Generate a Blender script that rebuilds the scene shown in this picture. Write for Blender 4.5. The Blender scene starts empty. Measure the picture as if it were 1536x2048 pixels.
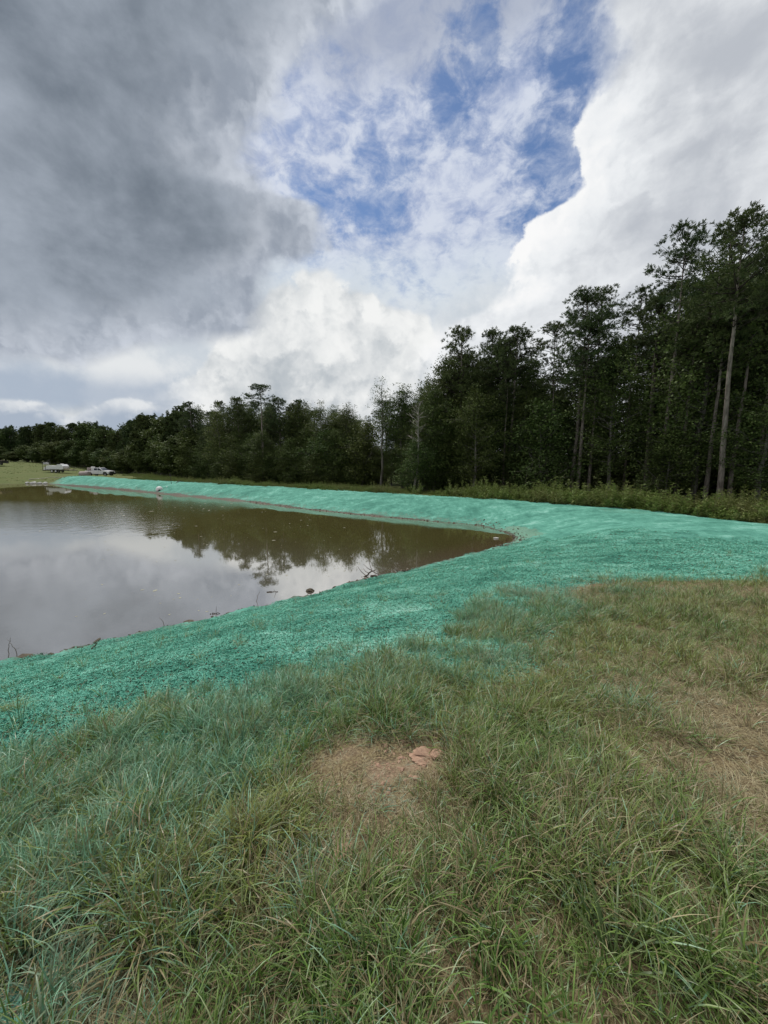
import bpy, math, random
import numpy as np
from mathutils import Vector, Matrix

# ------------------------------------------------------------------ camera, exposure, sky, sun
scene = bpy.context.scene
COL = scene.collection
PITCH = math.radians(8.0)
EYE = 5.0                                   # metres above the pond
F_UNITS = 769.0 / 1536.0                    # focal length in picture widths
cam_data = bpy.data.cameras.new('camera')
cam = bpy.data.objects.new('camera', cam_data)
COL.objects.link(cam)
cam.location = (0, 0, EYE)
cam.rotation_euler = (math.pi / 2 - PITCH, 0, 0)
cam_data.sensor_fit = 'HORIZONTAL'
cam_data.sensor_width = 36.0
cam_data.lens = 36.0 * F_UNITS
cam_data.clip_start = 0.05
cam_data.clip_end = 3000
scene.camera = cam
scene.render.engine = 'CYCLES'
scene.view_settings.view_transform = 'Standard'
scene.view_settings.look = 'None'
scene.view_settings.exposure = 0.0
scene.view_settings.gamma = 1.0
scene.view_settings.use_curve_mapping = False
scene.cycles.max_bounces = 6
scene.cycles.diffuse_bounces = 3
scene.cycles.glossy_bounces = 3
scene.cycles.transparent_max_bounces = 8
scene.cycles.use_denoising = True

SUN_EL, SUN_AZ = math.radians(58), math.radians(-35)    # sun veiled by cloud, ahead and to the left
SKY_STRENGTH = 0.1


class S:
    """A node socket with arithmetic."""
    tree = None

    def __init__(self, sock):
        self.s = sock

    @staticmethod
    def put(inp, v):
        if isinstance(v, S):
            S.tree.links.new(v.s, inp)
        else:
            inp.default_value = v

    @staticmethod
    def math(op, *a, clamp=False):
        n = S.tree.nodes.new('ShaderNodeMath')
        n.operation = op
        n.use_clamp = clamp
        for i, v in enumerate(a):
            S.put(n.inputs[i], v)
        return S(n.outputs[0])

    def __add__(a, b): return S.math('ADD', a, b)
    def __radd__(a, b): return S.math('ADD', b, a)
    def __sub__(a, b): return S.math('SUBTRACT', a, b)
    def __rsub__(a, b): return S.math('SUBTRACT', b, a)
    def __mul__(a, b): return S.math('MULTIPLY', a, b)
    def __rmul__(a, b): return S.math('MULTIPLY', b, a)
    def __truediv__(a, b): return S.math('DIVIDE', a, b)


def ss(a, b, x):
    """smoothstep from a to b"""
    n = S.tree.nodes.new('ShaderNodeMapRange')
    n.interpolation_type = 'SMOOTHSTEP'
    S.put(n.inputs['Value'], x)
    S.put(n.inputs['From Min'], a)
    S.put(n.inputs['From Max'], b)
    return S(n.outputs[0])


def lin(a, b, c, d, x):
    n = S.tree.nodes.new('ShaderNodeMapRange')
    S.put(n.inputs['Value'], x)
    for k, v in zip(('From Min', 'From Max', 'To Min', 'To Max'), (a, b, c, d)):
        S.put(n.inputs[k], v)
    return S(n.outputs[0])


def mixc(fac, a, b, mode='MIX'):
    n = S.tree.nodes.new('ShaderNodeMix')
    n.data_type = 'RGBA'
    n.blend_type = mode
    S.put(n.inputs[0], fac)
    for i, v in ((6, a), (7, b)):
        S.put(n.inputs[i], v if isinstance(v, S) else (v[0], v[1], v[2], 1.0))
    return S(n.outputs[2])


def noise(vec, scale, detail=5.0, rough=0.55, dist=0.0):
    n = S.tree.nodes.new('ShaderNodeTexNoise')
    S.put(n.inputs['Vector'], vec)
    n.inputs['Scale'].default_value = scale
    n.inputs['Detail'].default_value = detail
    n.inputs['Roughness'].default_value = rough
    n.inputs['Distortion'].default_value = dist
    return S(n.outputs[0])


def voro(vec, scale, detail=3.0, rough=0.5):
    n = S.tree.nodes.new('ShaderNodeTexVoronoi')
    n.feature = 'F1'
    n.normalize = True
    S.put(n.inputs['Vector'], vec)
    n.inputs['Scale'].default_value = scale
    n.inputs['Detail'].default_value = detail
    n.inputs['Roughness'].default_value = rough
    return S(n.outputs[0])


def vmath(op, a, b):
    n = S.tree.nodes.new('ShaderNodeVectorMath')
    n.operation = op
    S.put(n.inputs[0], a)
    if op == 'SCALE':
        S.put(n.inputs['Scale'], b)
    else:
        S.put(n.inputs[1], b)
    return S(n.outputs[0])


def combine(x, y, z):
    n = S.tree.nodes.new('ShaderNodeCombineXYZ')
    for i, v in enumerate((x, y, z)):
        S.put(n.inputs[i], v)
    return S(n.outputs[0])


def curve(x, x0, x1, y0, y1, pts):
    """piecewise curve through pts (x, y), given in real units"""
    n = S.tree.nodes.new('ShaderNodeFloatCurve')
    c = n.mapping.curves[0]
    n.mapping.use_clip = False
    q = [((a - x0) / (x1 - x0), (b - y0) / (y1 - y0)) for a, b in sorted(pts)]
    while len(c.points) < len(q):
        c.points.new(0.5, 0.5)
    for pnt, v in zip(c.points, q):
        pnt.location = v
        pnt.handle_type = 'AUTO_CLAMPED'
    n.mapping.update()
    S.put(n.inputs['Value'], lin(x0, x1, 0.0, 1.0, x))
    return lin(0.0, 1.0, y0, y1, S(n.outputs[0]))


def srgb(r, g, b):
    f = lambda c: ((c / 255 + 0.055) / 1.055) ** 2.4 if c > 10 else c / 255 / 12.92
    return (f(r), f(g), f(b))


def build_sky():
    w = bpy.data.worlds.new('World')
    scene.world = w
    w.use_nodes = True
    w.cycles.sampling_method = 'MANUAL'
    w.cycles.sample_map_resolution = 256
    nt = w.node_tree
    nt.nodes.clear()
    S.tree = nt
    out = nt.nodes.new('ShaderNodeOutputWorld')
    bg = nt.nodes.new('ShaderNodeBackground')
    bg.inputs['Strength'].default_value = SKY_STRENGTH
    nt.links.new(bg.outputs[0], out.inputs[0])
    tc = nt.nodes.new('ShaderNodeTexCoord')
    d = S(tc.outputs['Generated'])
    sep = nt.nodes.new('ShaderNodeSeparateXYZ')
    nt.links.new(d.s, sep.inputs[0])
    dx, dy, dz = (S(sep.outputs[i]) for i in range(3))
    deg = 180 / math.pi
    az0 = S.math('ARCTAN2', dx, dy) * deg
    el0 = S.math('ARCSINE', dz) * deg

    sky = nt.nodes.new('ShaderNodeTexSky')
    sky.sky_type = 'NISHITA'
    sky.sun_disc = False
    sky.sun_elevation = SUN_EL
    sky.sun_rotation = SUN_AZ
    sky.air_density = 1.0
    sky.dust_density = 0.6
    sky.ozone_density = 2.5
    blue = mixc(1.0, S(sky.outputs[0]), (0.66, 0.80, 0.95), 'MULTIPLY')

    def col(r, g, b):
        c = srgb(r, g, b)
        return tuple(v / SKY_STRENGTH for v in c)

    n_big = noise(d, 2.6, 3, 0.5)
    n_mid = noise(d, 6.5, 8, 0.6)
    n_mid2 = noise(vmath('ADD', d, (3.1, 1.7, 5.2)), 6.5, 8, 0.6)
    n_fine = noise(d, 19.0, 6, 0.6)
    puff = voro(vmath('ADD', d, vmath('SCALE', combine(n_mid, n_mid2, n_fine), 0.12)), 7.0, 3, 0.5)
    off = vmath('ADD', vmath('ADD', d, (0.012, 0.0, -0.02)), vmath('SCALE', combine(n_mid, n_mid2, n_fine), 0.12))
    puff_off = voro(off, 7.0, 3, 0.5)
    relief = (puff_off - puff)                     # >0 where a billow faces the light
    az = az0 + (n_mid - 0.5) * 16.0 + (n_fine - 0.5) * 5.0
    el = el0 + (n_mid2 - 0.5) * 9.0 + (n_fine - 0.5) * 3.0

    # 1. thin veil in front of the blue, torn into streaks; open where the picture shows blue
    flat = vmath('MULTIPLY', d, (1.0, 1.0, 1.6))
    v1 = noise(flat, 8.0, 10, 0.66, 0.3)
    v2 = noise(vmath('ADD', flat, (7.7, 2.2, 0.4)), 18.0, 8, 0.64, 0.3)
    gap = None
    for (a, e, ra, re, k) in GAPS:
        q = S.math('POWER', (az - a) / ra, 2.0) + S.math('POWER', (el - e) / re, 2.0)
        g = S.math('EXPONENT', q * -1.0) * k
        gap = g if gap is None else S.math('MAXIMUM', gap, g)
    cover = (v1 * 0.55 + v2 * 0.45 - 0.5) * 3.6 + 0.92 - gap * 1.0
    cover = S.math('MAXIMUM', S.math('MINIMUM', ss(0.0, 1.0, cover), 0.985), lin(0.38, 0.66, 0.06, 0.55, v2))
    veil_c = mixc(ss(0.35, 0.65, v2), col(172, 184, 212), col(212, 219, 233))
    veil_c = mixc(ss(37.0, 45.0, el0 + (n_mid - 0.5) * 10) * 0.75, veil_c, col(158, 167, 186))
    veil_c = mixc(ss(29.0, 20.0, el), veil_c, col(217, 226, 234))
    c = mixc(cover, blue, veil_c)

    # 2. pale haze of far cloud towards the horizon
    low = ss(25.0, 17.0, el + (n_mid - 0.5) * 10)
    lowc = mixc(ss(0.38, 0.62, n_mid2), col(202, 210, 218), col(228, 231, 233))
    c = mixc(low, c, lowc)

    # 3. middle cumulus
    top = curve(az0, -60, 60, 0, 60, MID_TOP)
    dd = top - el0 + (0.42 - puff) * 9.0 + (n_fine - 0.5) * 3.0
    m = ss(-0.2, 1.0, dd)
    lit = relief * 2.2 + (n_mid2 - 0.5) * 1.5 + (n_fine - 0.5) * 0.6 + 0.74 - ss(2.0, 13.0, dd) * 0.38
    cc = mixc(ss(0.0, 1.0, lit), col(176, 184, 191), col(243, 244, 243))
    c = mixc(m, c, cc)

    # 4. tall cloud on the right
    edge = curve(el0, 0, 60, -60, 60, RIGHT_EDGE)
    soft = curve(el0, 0, 60, 0, 10, [(0, 5.0), (15, 4.0), (20, 3.0), (25, .9), (33, .7), (37, 2.5), (40, 4.0), (60, 6)])
    dd = az0 - edge + (0.42 - puff) * 8.0 + (n_fine - 0.5) * 4.5 + (n_mid - 0.5) * 4.0
    m = ss(soft * -0.25, soft, dd)
    rim = ss(12.0, 0.0, dd) * ss(40.0, 33.0, el0)
    streak = noise(vmath('MULTIPLY', d, (2.0, 1.0, 3.6)), 4.2, 7, 0.55, 0.5)
    lit = relief * (1.5 + 2.6 * rim) + (streak - 0.5) * 1.3 + (n_mid2 - 0.5) * 0.7 + (n_big - 0.5) * 1.2 + 0.58 + rim * 0.65
    body = mixc(ss(0.0, 1.0, lit), col(186, 191, 199), col(235, 238, 241))
    body = mixc(ss(0.75, 1.5, lit), body, col(250, 250, 250))
    c = mixc(m, c, body)

    # 5. small clouds and a slate gap low on the left
    band = ss(4.0, 6.5, el0 + (n_mid - 0.5) * 3.0) * ss(11.5, 8.0, el0 + (n_mid2 - 0.5) * 4.0) * ss(-24.0, -31.0, az0 + (n_mid - 0.5) * 12)
    c = mixc(band * 0.65, c, col(152, 168, 190))
    ctop = curve(az0, -60, 60, 0, 60, [(-60, 6), (-47, 6.2), (-41, 6.3), (-38.5, 4.4), (-37, 5.2), (-33, 6.9), (-29, 6.6), (-27.5, 4.5), (-20, 2), (60, 2)])
    dd = ctop - el0 + (0.42 - puff) * 3.2 + (n_fine - 0.5) * 1.2
    cc = mixc(ss(0.0, 1.0, relief * 4.0 + 0.75 - ss(0.2, 3.6, dd) * 0.8), col(168, 180, 196), col(226, 229, 232))
    c = mixc(ss(0.0, 0.5, dd) * ss(-20, -26, az0), c, cc)

    # 6. dark rain cloud over the left half
    redge = curve(el0, 0, 60, -60, 60, DARK_EDGE)
    ledge = curve(az0, -60, 60, 0, 60, DARK_BASE)
    dd_r = redge - az0 + (0.45 - puff) * 9.0 + (n_mid2 - 0.5) * 12.0 + (n_fine - 0.5) * 5.0
    dd_b = (el0 - ledge) * 2.0 + (0.45 - puff) * 7.0 + (n_mid - 0.5) * 9.0
    dd = S.math('MINIMUM', dd_r, dd_b)
    m = ss(-1.0, 3.5, dd)
    flat2 = vmath('MULTIPLY', d, (1.0, 1.0, 1.5))
    roll = noise(flat2, 5.0, 9, 0.58, 0.15)
    depth = ss(0.0, 17.0, dd)
    dark = (roll - 0.5) * 1.5 + (n_big - 0.5) * 1.1 + (n_mid2 - 0.5) * 0.7 + relief * 0.5 + 0.52
    body = mixc(ss(0.0, 1.0, dark), col(108, 118, 130), col(166, 175, 187))
    edgec = mixc(ss(0.0, 1.0, relief * 3.0 + n_mid * 1.6 - 0.35), col(150, 159, 173), col(214, 220, 230))
    c = mixc(m, c, mixc(depth, edgec, body))

    # far round to the sides and behind: the same mixed cloud goes on
    rest = mixc(ss(0.36, 0.64, roll * 0.6 + n_mid * 0.4), col(150, 158, 170), col(228, 231, 235))
    behind = S.math('MAXIMUM', ss(52.0, 85.0, S.math('ABSOLUTE', az0)), ss(50.0, 66.0, el0))
    c = mixc(behind, c, rest)
    nt.links.new(c.s, bg.inputs['Color'])

    sun_d = bpy.data.lights.new('sun', 'SUN')
    sun_d.energy = SUN_POWER
    sun_d.angle = math.radians(22)
    sun_d.color = (1.0, 0.96, 0.9)
    so = bpy.data.objects.new('sun', sun_d)
    COL.objects.link(so)
    v = Vector((math.sin(SUN_AZ) * math.cos(SUN_EL), math.cos(SUN_AZ) * math.cos(SUN_EL), math.sin(SUN_EL)))
    so.rotation_euler = v.to_track_quat('Z', 'Y').to_euler()
    so.location = (0, 0, 60)


SUN_POWER = 3.3
GAPS = [(-8.6, 31.4, 3.42, 1.67, 0.62), (-2.6, 29.7, 5.99, 2.51, 0.88), (0.5, 33.4, 5.13, 3.35, 0.8), (7.9, 38.2, 3.42, 3.35, 0.88), (11.2, 41.8, 2.57, 3.35, 0.8), (22.2, 39.1, 4.28, 3.77, 0.66), (25.5, 36.2, 3.42, 3.35, 0.84), (21.1, 32.6, 4.28, 3.77, 0.88), (24.2, 29.4, 3.42, 2.09, 0.7), (19.0, 29.2, 3.42, 2.51, 0.53), (22.5, 42.0, 3.42, 3.35, 0.62), (4.8, 36.0, 4.28, 2.51, 0.53)]
MID_TOP = [(-60.0, 0.0), (-25.9, 9.9), (-22.1, 14.4), (-18.2, 17.7), (-14.2, 21.4), (-8.8, 22.0), (-4.7, 21.9), (-0.6, 20.6), (2.2, 18.5), (5.8, 17.2), (7.9, 14.7), (13.6, 9.3), (60.0, 0.0)]
RIGHT_EDGE = [(42.2, 25.3), (39.5, 25.9), (36.8, 27.1), (35.5, 25.5), (33.4, 24.3), (31.5, 25.2), (29.7, 25.0), (27.6, 20.9), (25.6, 18.6), (22.2, 17.0), (19.7, 14.8), (17.7, 9.2), (13.5, 5.1), (0.0, 10.0), (60.0, 26.0)]
DARK_EDGE = [(45.1, -3.0), (41.2, -9.5), (38.1, -14.6), (34.0, -17.3), (31.3, -15.0), (29.9, -8.6), (27.0, -8.0), (23.6, -13.4), (19.0, -16.2), (14.8, -17.1), (10.4, -18.6), (0.0, -20.0), (60.0, 4.0)]
DARK_BASE = [(-60.0, 10.3), (-43.9, 9.5), (-39.0, 10.1), (-33.4, 11.9), (-26.9, 13.7), (-21.5, 14.9), (-16.3, 17.2), (-11.6, 19.8), (10.0, 20.5), (60.0, 20.5)]
build_sky()

# ------------------------------------------------------------------ small tools
rng = np.random.default_rng(7)
random.seed(11)


def tag(o, label=None, cat=None, group=None, kind=None):
    for k, v in (('label', label), ('category', cat), ('group', group), ('kind', kind)):
        if v:
            o[k] = v
    return o


def link(o, parent=None):
    COL.objects.link(o)
    if parent is not None:
        o.parent = parent
    return o


def empty(name, loc, rz=0.0):
    o = bpy.data.objects.new(name, None)
    o.location = loc
    o.rotation_euler = (0, 0, rz)
    o.empty_display_size = 0.2
    return link(o)


def mesh_np(name, V, F, mat=None, smooth=True, attrs=None):
    """V (n,3); F list/array of same-length faces, or list of arrays of faces"""
    me = bpy.data.meshes.new(name)
    V = np.asarray(V, dtype=np.float32)
    if not isinstance(F, list):
        F = [F]
    F = [np.asarray(f, dtype=np.int32) for f in F if len(f)]
    me.vertices.add(len(V))
    me.vertices.foreach_set('co', V.ravel())
    loops = np.concatenate([f.ravel() for f in F])
    tot = np.concatenate([np.full(len(f), f.shape[1], np.int32) for f in F])
    start = np.concatenate([[0], np.cumsum(tot)[:-1]]).astype(np.int32)
    me.loops.add(len(loops))
    me.loops.foreach_set('vertex_index', loops)
    me.polygons.add(len(tot))
    me.polygons.foreach_set('loop_start', start)
    me.polygons.foreach_set('loop_total', tot)
    me.polygons.foreach_set('use_smooth', np.full(len(tot), smooth))
    me.update(calc_edges=True)
    for k, a in (attrs or {}).items():
        a = np.asarray(a, dtype=np.float32)
        if a.ndim == 2:
            at = me.attributes.new(k, 'FLOAT_VECTOR', 'POINT')
            at.data.foreach_set('vector', a.ravel())
        else:
            at = me.attributes.new(k, 'FLOAT', 'POINT')
            at.data.foreach_set('value', a)
    if mat is not None:
        for m in (mat if isinstance(mat, (list, tuple)) else [mat]):
            me.materials.append(m)
    return me


def _hash(ix, iy, seed):
    h = (ix.astype(np.int64) * 374761393 + iy.astype(np.int64) * 668265263 + seed * 1442695041) & 0x7fffffff
    h = ((h ^ (h >> 13)) * 1274126177) & 0x7fffffff
    return ((h ^ (h >> 16)) & 0xffff) / 65535.0


def vnoise(x, y, seed=0):
    ix, iy = np.floor(x), np.floor(y)
    fx, fy = x - ix, y - iy
    fx = fx * fx * (3 - 2 * fx)
    fy = fy * fy * (3 - 2 * fy)
    a, b = _hash(ix, iy, seed), _hash(ix + 1, iy, seed)
    c, d = _hash(ix, iy + 1, seed), _hash(ix + 1, iy + 1, seed)
    return (a + (b - a) * fx) * (1 - fy) + (c + (d - c) * fx) * fy


def fbm(x, y, scale, octs=4, seed=0, gain=0.5):
    """about 0..1, feature size = scale metres"""
    s, amp, tot = 0, 1.0, 0
    for i in range(octs):
        k = 2.03 ** i / scale
        s = s + amp * vnoise(x * k + 17.3 * i, y * k - 9.1 * i, seed + i)
        tot += amp
        amp *= gain
    return s / tot


def sstep(a, b, x):
    t = np.clip((x - a) / (b - a), 0, 1)
    return t * t * (3 - 2 * t)


def seg_dist(P, L, closed=False):
    """unsigned distance from points P (n,2) to polyline L"""
    L = np.asarray(L, float)
    A = L if closed else L[:-1]
    B = np.roll(L, -1, 0) if closed else L[1:]
    out = np.full(len(P), 1e9)
    for a, b in zip(A, B):
        ab = b - a
        t = np.clip(((P - a) @ ab) / (ab @ ab), 0, 1)
        d = P - a - t[:, None] * ab
        out = np.minimum(out, (d * d).sum(1))
    return np.sqrt(out)


def inside(P, L):
    L = np.asarray(L, float)
    r = np.zeros(len(P), bool)
    for a, b in zip(L, np.roll(L, -1, 0)):
        c = (a[1] > P[:, 1]) != (b[1] > P[:, 1])
        with np.errstate(divide='ignore', invalid='ignore'):
            xi = (b[0] - a[0]) * (P[:, 1] - a[1]) / (b[1] - a[1]) + a[0]
        r ^= c & (P[:, 0] < xi)
    return r


def sdist(P, L):
    """signed distance to a closed outline, positive inside"""
    d = seg_dist(P, L, True)
    return np.where(inside(P, L), d, -d)


# ------------------------------------------------------------------ the lie of the land (metres; pond surface is z = 0)
SHORE = [(-9.4, 8.8), (-8.3, 9.4), (-6.8, 10.6), (-5.4, 11.4), (-3.6, 12.9), (-2.4, 13.7), (-1.4, 14.9), (0.7, 16.2),
         (3.3, 18.5), (5.9, 20.8), (7.6, 22.6), (8.3, 23.9), (8.2, 25.6), (7.2, 28.3), (3.3, 30.6), (-1.2, 33.2), (-8.3, 38.0),
         (-16.1, 44.5), (-30.7, 53.7), (-42.9, 61.8), (-59.6, 71.6), (-66.5, 75.5), (-74.5, 74.6), (-90, 70), (-105, 56),
         (-110, 30), (-90, 5), (-60, -12), (-40, -12), (-24, -3), (-14, 5.4)]
CREST = [(-64, 78.5), (-50.7, 68.8), (-25.9, 54.2), (-3.6, 40.7), (9.8, 32.2), (17.6, 25.1), (19.6, 22.2), (23.0, 19.5), (32, 13)]
SEED = [(-13.5, 4.3), (-9.2, 5.6)]                 # near edge of the sprayed bank, filled in below

_ctrl = []


def dense(L, step=5.0):
    out = []
    for a, b in zip(L[:-1], L[1:]):
        n = max(1, int(round(math.dist(a, b) / step)))
        out += [(a[0] + (b[0] - a[0]) * i / n, a[1] + (b[1] - a[1]) * i / n) for i in range(n)]
    return out + [L[-1]]



def _add(pts, z):
    for q in pts:
        _ctrl.append((q[0], q[1], z if not callable(z) else z(q)))


_add(dense(SHORE), 0.0)
_c = np.array(SHORE)
_add([(-30, 20), (-60, 40), (-80, 40), (-40, 45), (-10, 25), (-20, 10), (-14, 30), (0, 26), (-55, 10), (-60, 62), (3.6, 24.8)], -1.3)
_add(dense(CREST), lambda q: 1.37)
_add([(1.2 + x, 1.6 + y) for x, y in dense(CREST[:-3])], 1.36)
_add([(4 + x, 6 + y) for x, y in dense(CREST[1:-2], 9)], 0.75)
_add([(12 + x, 18 + y) for x, y in CREST[1:-2]], 0.7)
_add([(25, 23.5), (28, 26), (34, 20), (40, 30), (30, 38)], 0.9)
_add([(60, 30), (50, 60), (20, 80), (-10, 90), (-30, 100)], 2.0)
_add([(0, 0), (0.5, 1.2)], 3.36)
_add([(0, -8), (-8, -8), (8, -4), (14, 0)], 3.7)
_add([(-3.0, 2.4)], 2.95)
_add([(0.6, 4.5)], 2.85)
_add([(3.2, 4.0)], 3.0)
_add([(5, 5.5), (8.5, 6.5)], 2.85)
_add([(4.0, 8.0)], 2.35)
_add([(7.0, 8.5), (10.5, 9.5)], 2.35)
_add([(9.0, 13.0)], 1.85)
_add([(15, 16), (12, 19)], 1.45)
_add([(5.5, 14.0)], 1.35)
_add([(10.5, 21)], 0.75)
_add([(-4.6, 5.0)], 2.05)
_add([(-1.8, 8.2)], 1.72)
_add([(2.0, 11.5)], 1.5)
_add([(-7.2, 6.2)], 0.98)
_add([(-100, 84)], 2.5)
_add([(-82, 92), (-84, 97)], 1.6)
_add([(-118, 112)], 3.7)
_add([(-108, 116)], 3.5)
_add([(-95, 118)], 2.5)
_add([(-66, 100), (-75, 124)], 0.85)
_add([(-64, 85), (-60, 88), (-70, 86)], 0.98)
_add([(-48, 78), (-38, 86)], 0.9)
_add([(-140, 160), (-60, 170), (0, 170), (100, 150), (160, 60), (160, -60), (0, -160), (-160, -60), (-180, 60), (40, -40), (-40, -40)], 4.2)
_ctrl = np.array(_ctrl)


def _phi(r):
    return r ** 1.35


def _fit():
    P = _ctrl[:, :2]
    n = len(P)
    K = _phi(np.sqrt(((P[:, None] - P[None]) ** 2).sum(-1)))
    K += np.eye(n) * -0.02
    A = np.zeros((n + 3, n + 3))
    A[:n, :n] = K
    A[:n, n] = 1
    A[:n, n + 1:] = P
    A[n:, :n] = A[:n, n:].T
    b = np.zeros(n + 3)
    b[:n] = _ctrl[:, 2]
    return np.linalg.solve(A, b)


_w = _fit()


def height0(P):
    P = np.atleast_2d(np.asarray(P, float))
    out = np.empty(len(P))
    n = len(_ctrl)
    for i in range(0, len(P), 20000):
        Q = P[i:i + 20000]
        r2 = (Q[:, :1] - _ctrl[None, :, 0]) ** 2 + (Q[:, 1:] - _ctrl[None, :, 1]) ** 2
        out[i:i + 20000] = (r2 ** 0.675) @ _w[:n] + _w[n] + Q @ _w[n + 1:]
    return out

# ------------------------------------------------------------------ material helpers
def new_mat(name):
    m = bpy.data.materials.new(name)
    m.use_nodes = True
    nt = m.node_tree
    nt.nodes.clear()
    S.tree = nt
    out = nt.nodes.new('ShaderNodeOutputMaterial')
    return m, nt, out


def attr(name, kind='GEOMETRY', vec=False):
    n = S.tree.nodes.new('ShaderNodeAttribute')
    n.attribute_name = name
    n.attribute_type = kind
    return S(n.outputs['Vector' if vec else 'Fac'])


def coords(which='Object'):
    n = S.tree.nodes.new('ShaderNodeTexCoord')
    return S(n.outputs[which])


def position():
    n = S.tree.nodes.new('ShaderNodeNewGeometry')
    return S(n.outputs['Position'])


def obj_random():
    n = S.tree.nodes.new('ShaderNodeObjectInfo')
    return S(n.outputs['Random'])


def bump(h, dist, strength=1.0):
    n = S.tree.nodes.new('ShaderNodeBump')
    n.inputs['Strength'].default_value = strength
    n.inputs['Distance'].default_value = dist
    S.put(n.inputs['Height'], h)
    return S(n.outputs[0])


def principled(out, color, rough=0.7, spec=0.3, normal=None, metallic=0.0, ior=None, coat=0.0, **kw):
    n = S.tree.nodes.new('ShaderNodeBsdfPrincipled')
    S.put(n.inputs['Base Color'], color if isinstance(color, S) else (color[0], color[1], color[2], 1.0))
    S.put(n.inputs['Roughness'], rough)
    n.inputs['Specular IOR Level'].default_value = spec
    n.inputs['Metallic'].default_value = metallic
    n.inputs['Coat Weight'].default_value = coat
    if ior:
        n.inputs['IOR'].default_value = ior
    if normal is not None:
        S.put(n.inputs['Normal'], normal)
    if out is not None:
        S.tree.links.new(n.outputs[0], out.inputs[0])
    return n


_mats = {}


def simple(name, color, rough=0.6, metallic=0.0, spec=0.4, grime=0.25, scale=6.0, coat=0.0):
    """paint, rubber, wood and the like: a colour with a little wear"""
    if name in _mats:
        return _mats[name]
    m, nt, out = new_mat(name)
    c = coords('Object')
    n1 = noise(c, scale, 5, 0.6)
    n2 = noise(c, scale * 5, 3, 0.6)
    dk = tuple(v * (1 - grime) * 0.9 for v in color)
    col = mixc(ss(0.3, 0.7, n1 * 0.65 + n2 * 0.35), dk, color)
    principled(out, col, lin(0.3, 0.7, rough * 0.85, min(1, rough * 1.15), n1), spec, bump(n2, 0.004, 0.3), metallic, coat=coat)
    _mats[name] = m
    return m


# ------------------------------------------------------------------ ground
SEED = [(-13.5, 4.0), (-9.5, 2.9), (-6.0, 2.1), (-4.0, 2.1), (-2.9, 2.45), (-2.36, 2.72), (-1.83, 2.9), (-1.3, 3.05), (-0.6, 3.45), (0.35, 4.15), (1.0, 4.9),
        (1.75, 5.9), (2.4, 7.2), (3.2, 8.4), (4.1, 8.9), (5.6, 8.55), (6.9, 8.15), (8.6, 7.95), (12, 7.0), (20, 5.5), (32, 4.0), (34, 12.5),
        (25, 19.0), (21.0, 22.6), (18.9, 25.7), (10.9, 33.0), (-2.7, 41.5), (-25.1, 55.0), (-49.9, 69.7), (-58, 75), (-63.6, 77.6),
        (-62.5, 73.0), (-58, 68), (-30, 48), (-8, 28), (-20, 12)]
SHORE_A = np.array(SHORE)


def gauss(P, spots):
    s = np.zeros(len(P))
    for (x, y, r, k) in spots:
        s = np.maximum(s, k * np.exp(-((P[:, 0] - x) ** 2 + (P[:, 1] - y) ** 2) / (r * r)))
    return s


BARE = [(0.03, 1.92, 0.24, .9), (0.25, 2.04, 0.13, 1.0), (-0.19, 2.10, 0.19, 0.85), (0.16, 1.93, .16, .9), (-0.3, 1.36, 0.10, .6), (-0.19, 1.45, 0.07, .6), (-1.15, 1.02, 0.22, .65), (-.10, 1.62, .10, .35),
        (-0.85, 0.95, 0.14, .5), (1.95, 1.83, 0.2, .6), (2.3, 2.3, 0.35, .55), (1.75, 1.45, 0.14, .6), (2.7, 2.1, .4, .5)]
TALL = [(-1.3, 1.55, 0.6, .75), (-0.55, 1.6, 0.4, .55), (-0.9, 2.15, 0.6, .7), (-0.1, 2.75, 0.5, .55), (0.55, 2.0, 0.35, .45), (0.95, 0.97, 0.35, .8), (-0.05, 1.15, .22, .5), (0.42, 1.0, .25, .5),
        (1.4, 1.3, .3, .45), (-2.2, 1.9, .8, .7), (0.5, 3.2, .5, .5), (1.5, 4.4, .7, .6), (2.5, 5.2, .8, .5), (-0.8, 2.75, .5, .6), (2.4, 3.9, .7, .5), (0.0, 3.6, .5, .5)]
DRY = [(1.9, 1.9, .7, .6), (3.0, 3.0, 1.2, .4), (3.2, 7.3, 1.1, .95), (4.4, 6.6, 1.2, .3), (3.6, 4.6, 1.2, .15), (0.0, 1.9, .45, .9), (0.35, 1.3, .35, .4), (2.4, 2.2, 1.0, .6), (0.3, 1.0, .3, .4),
       (0.9, 1.5, .4, .45), (-1.1, 1.0, .4, .45), (-.25, 1.4, .3, .45), (6, 5, 2, .25)]


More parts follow.
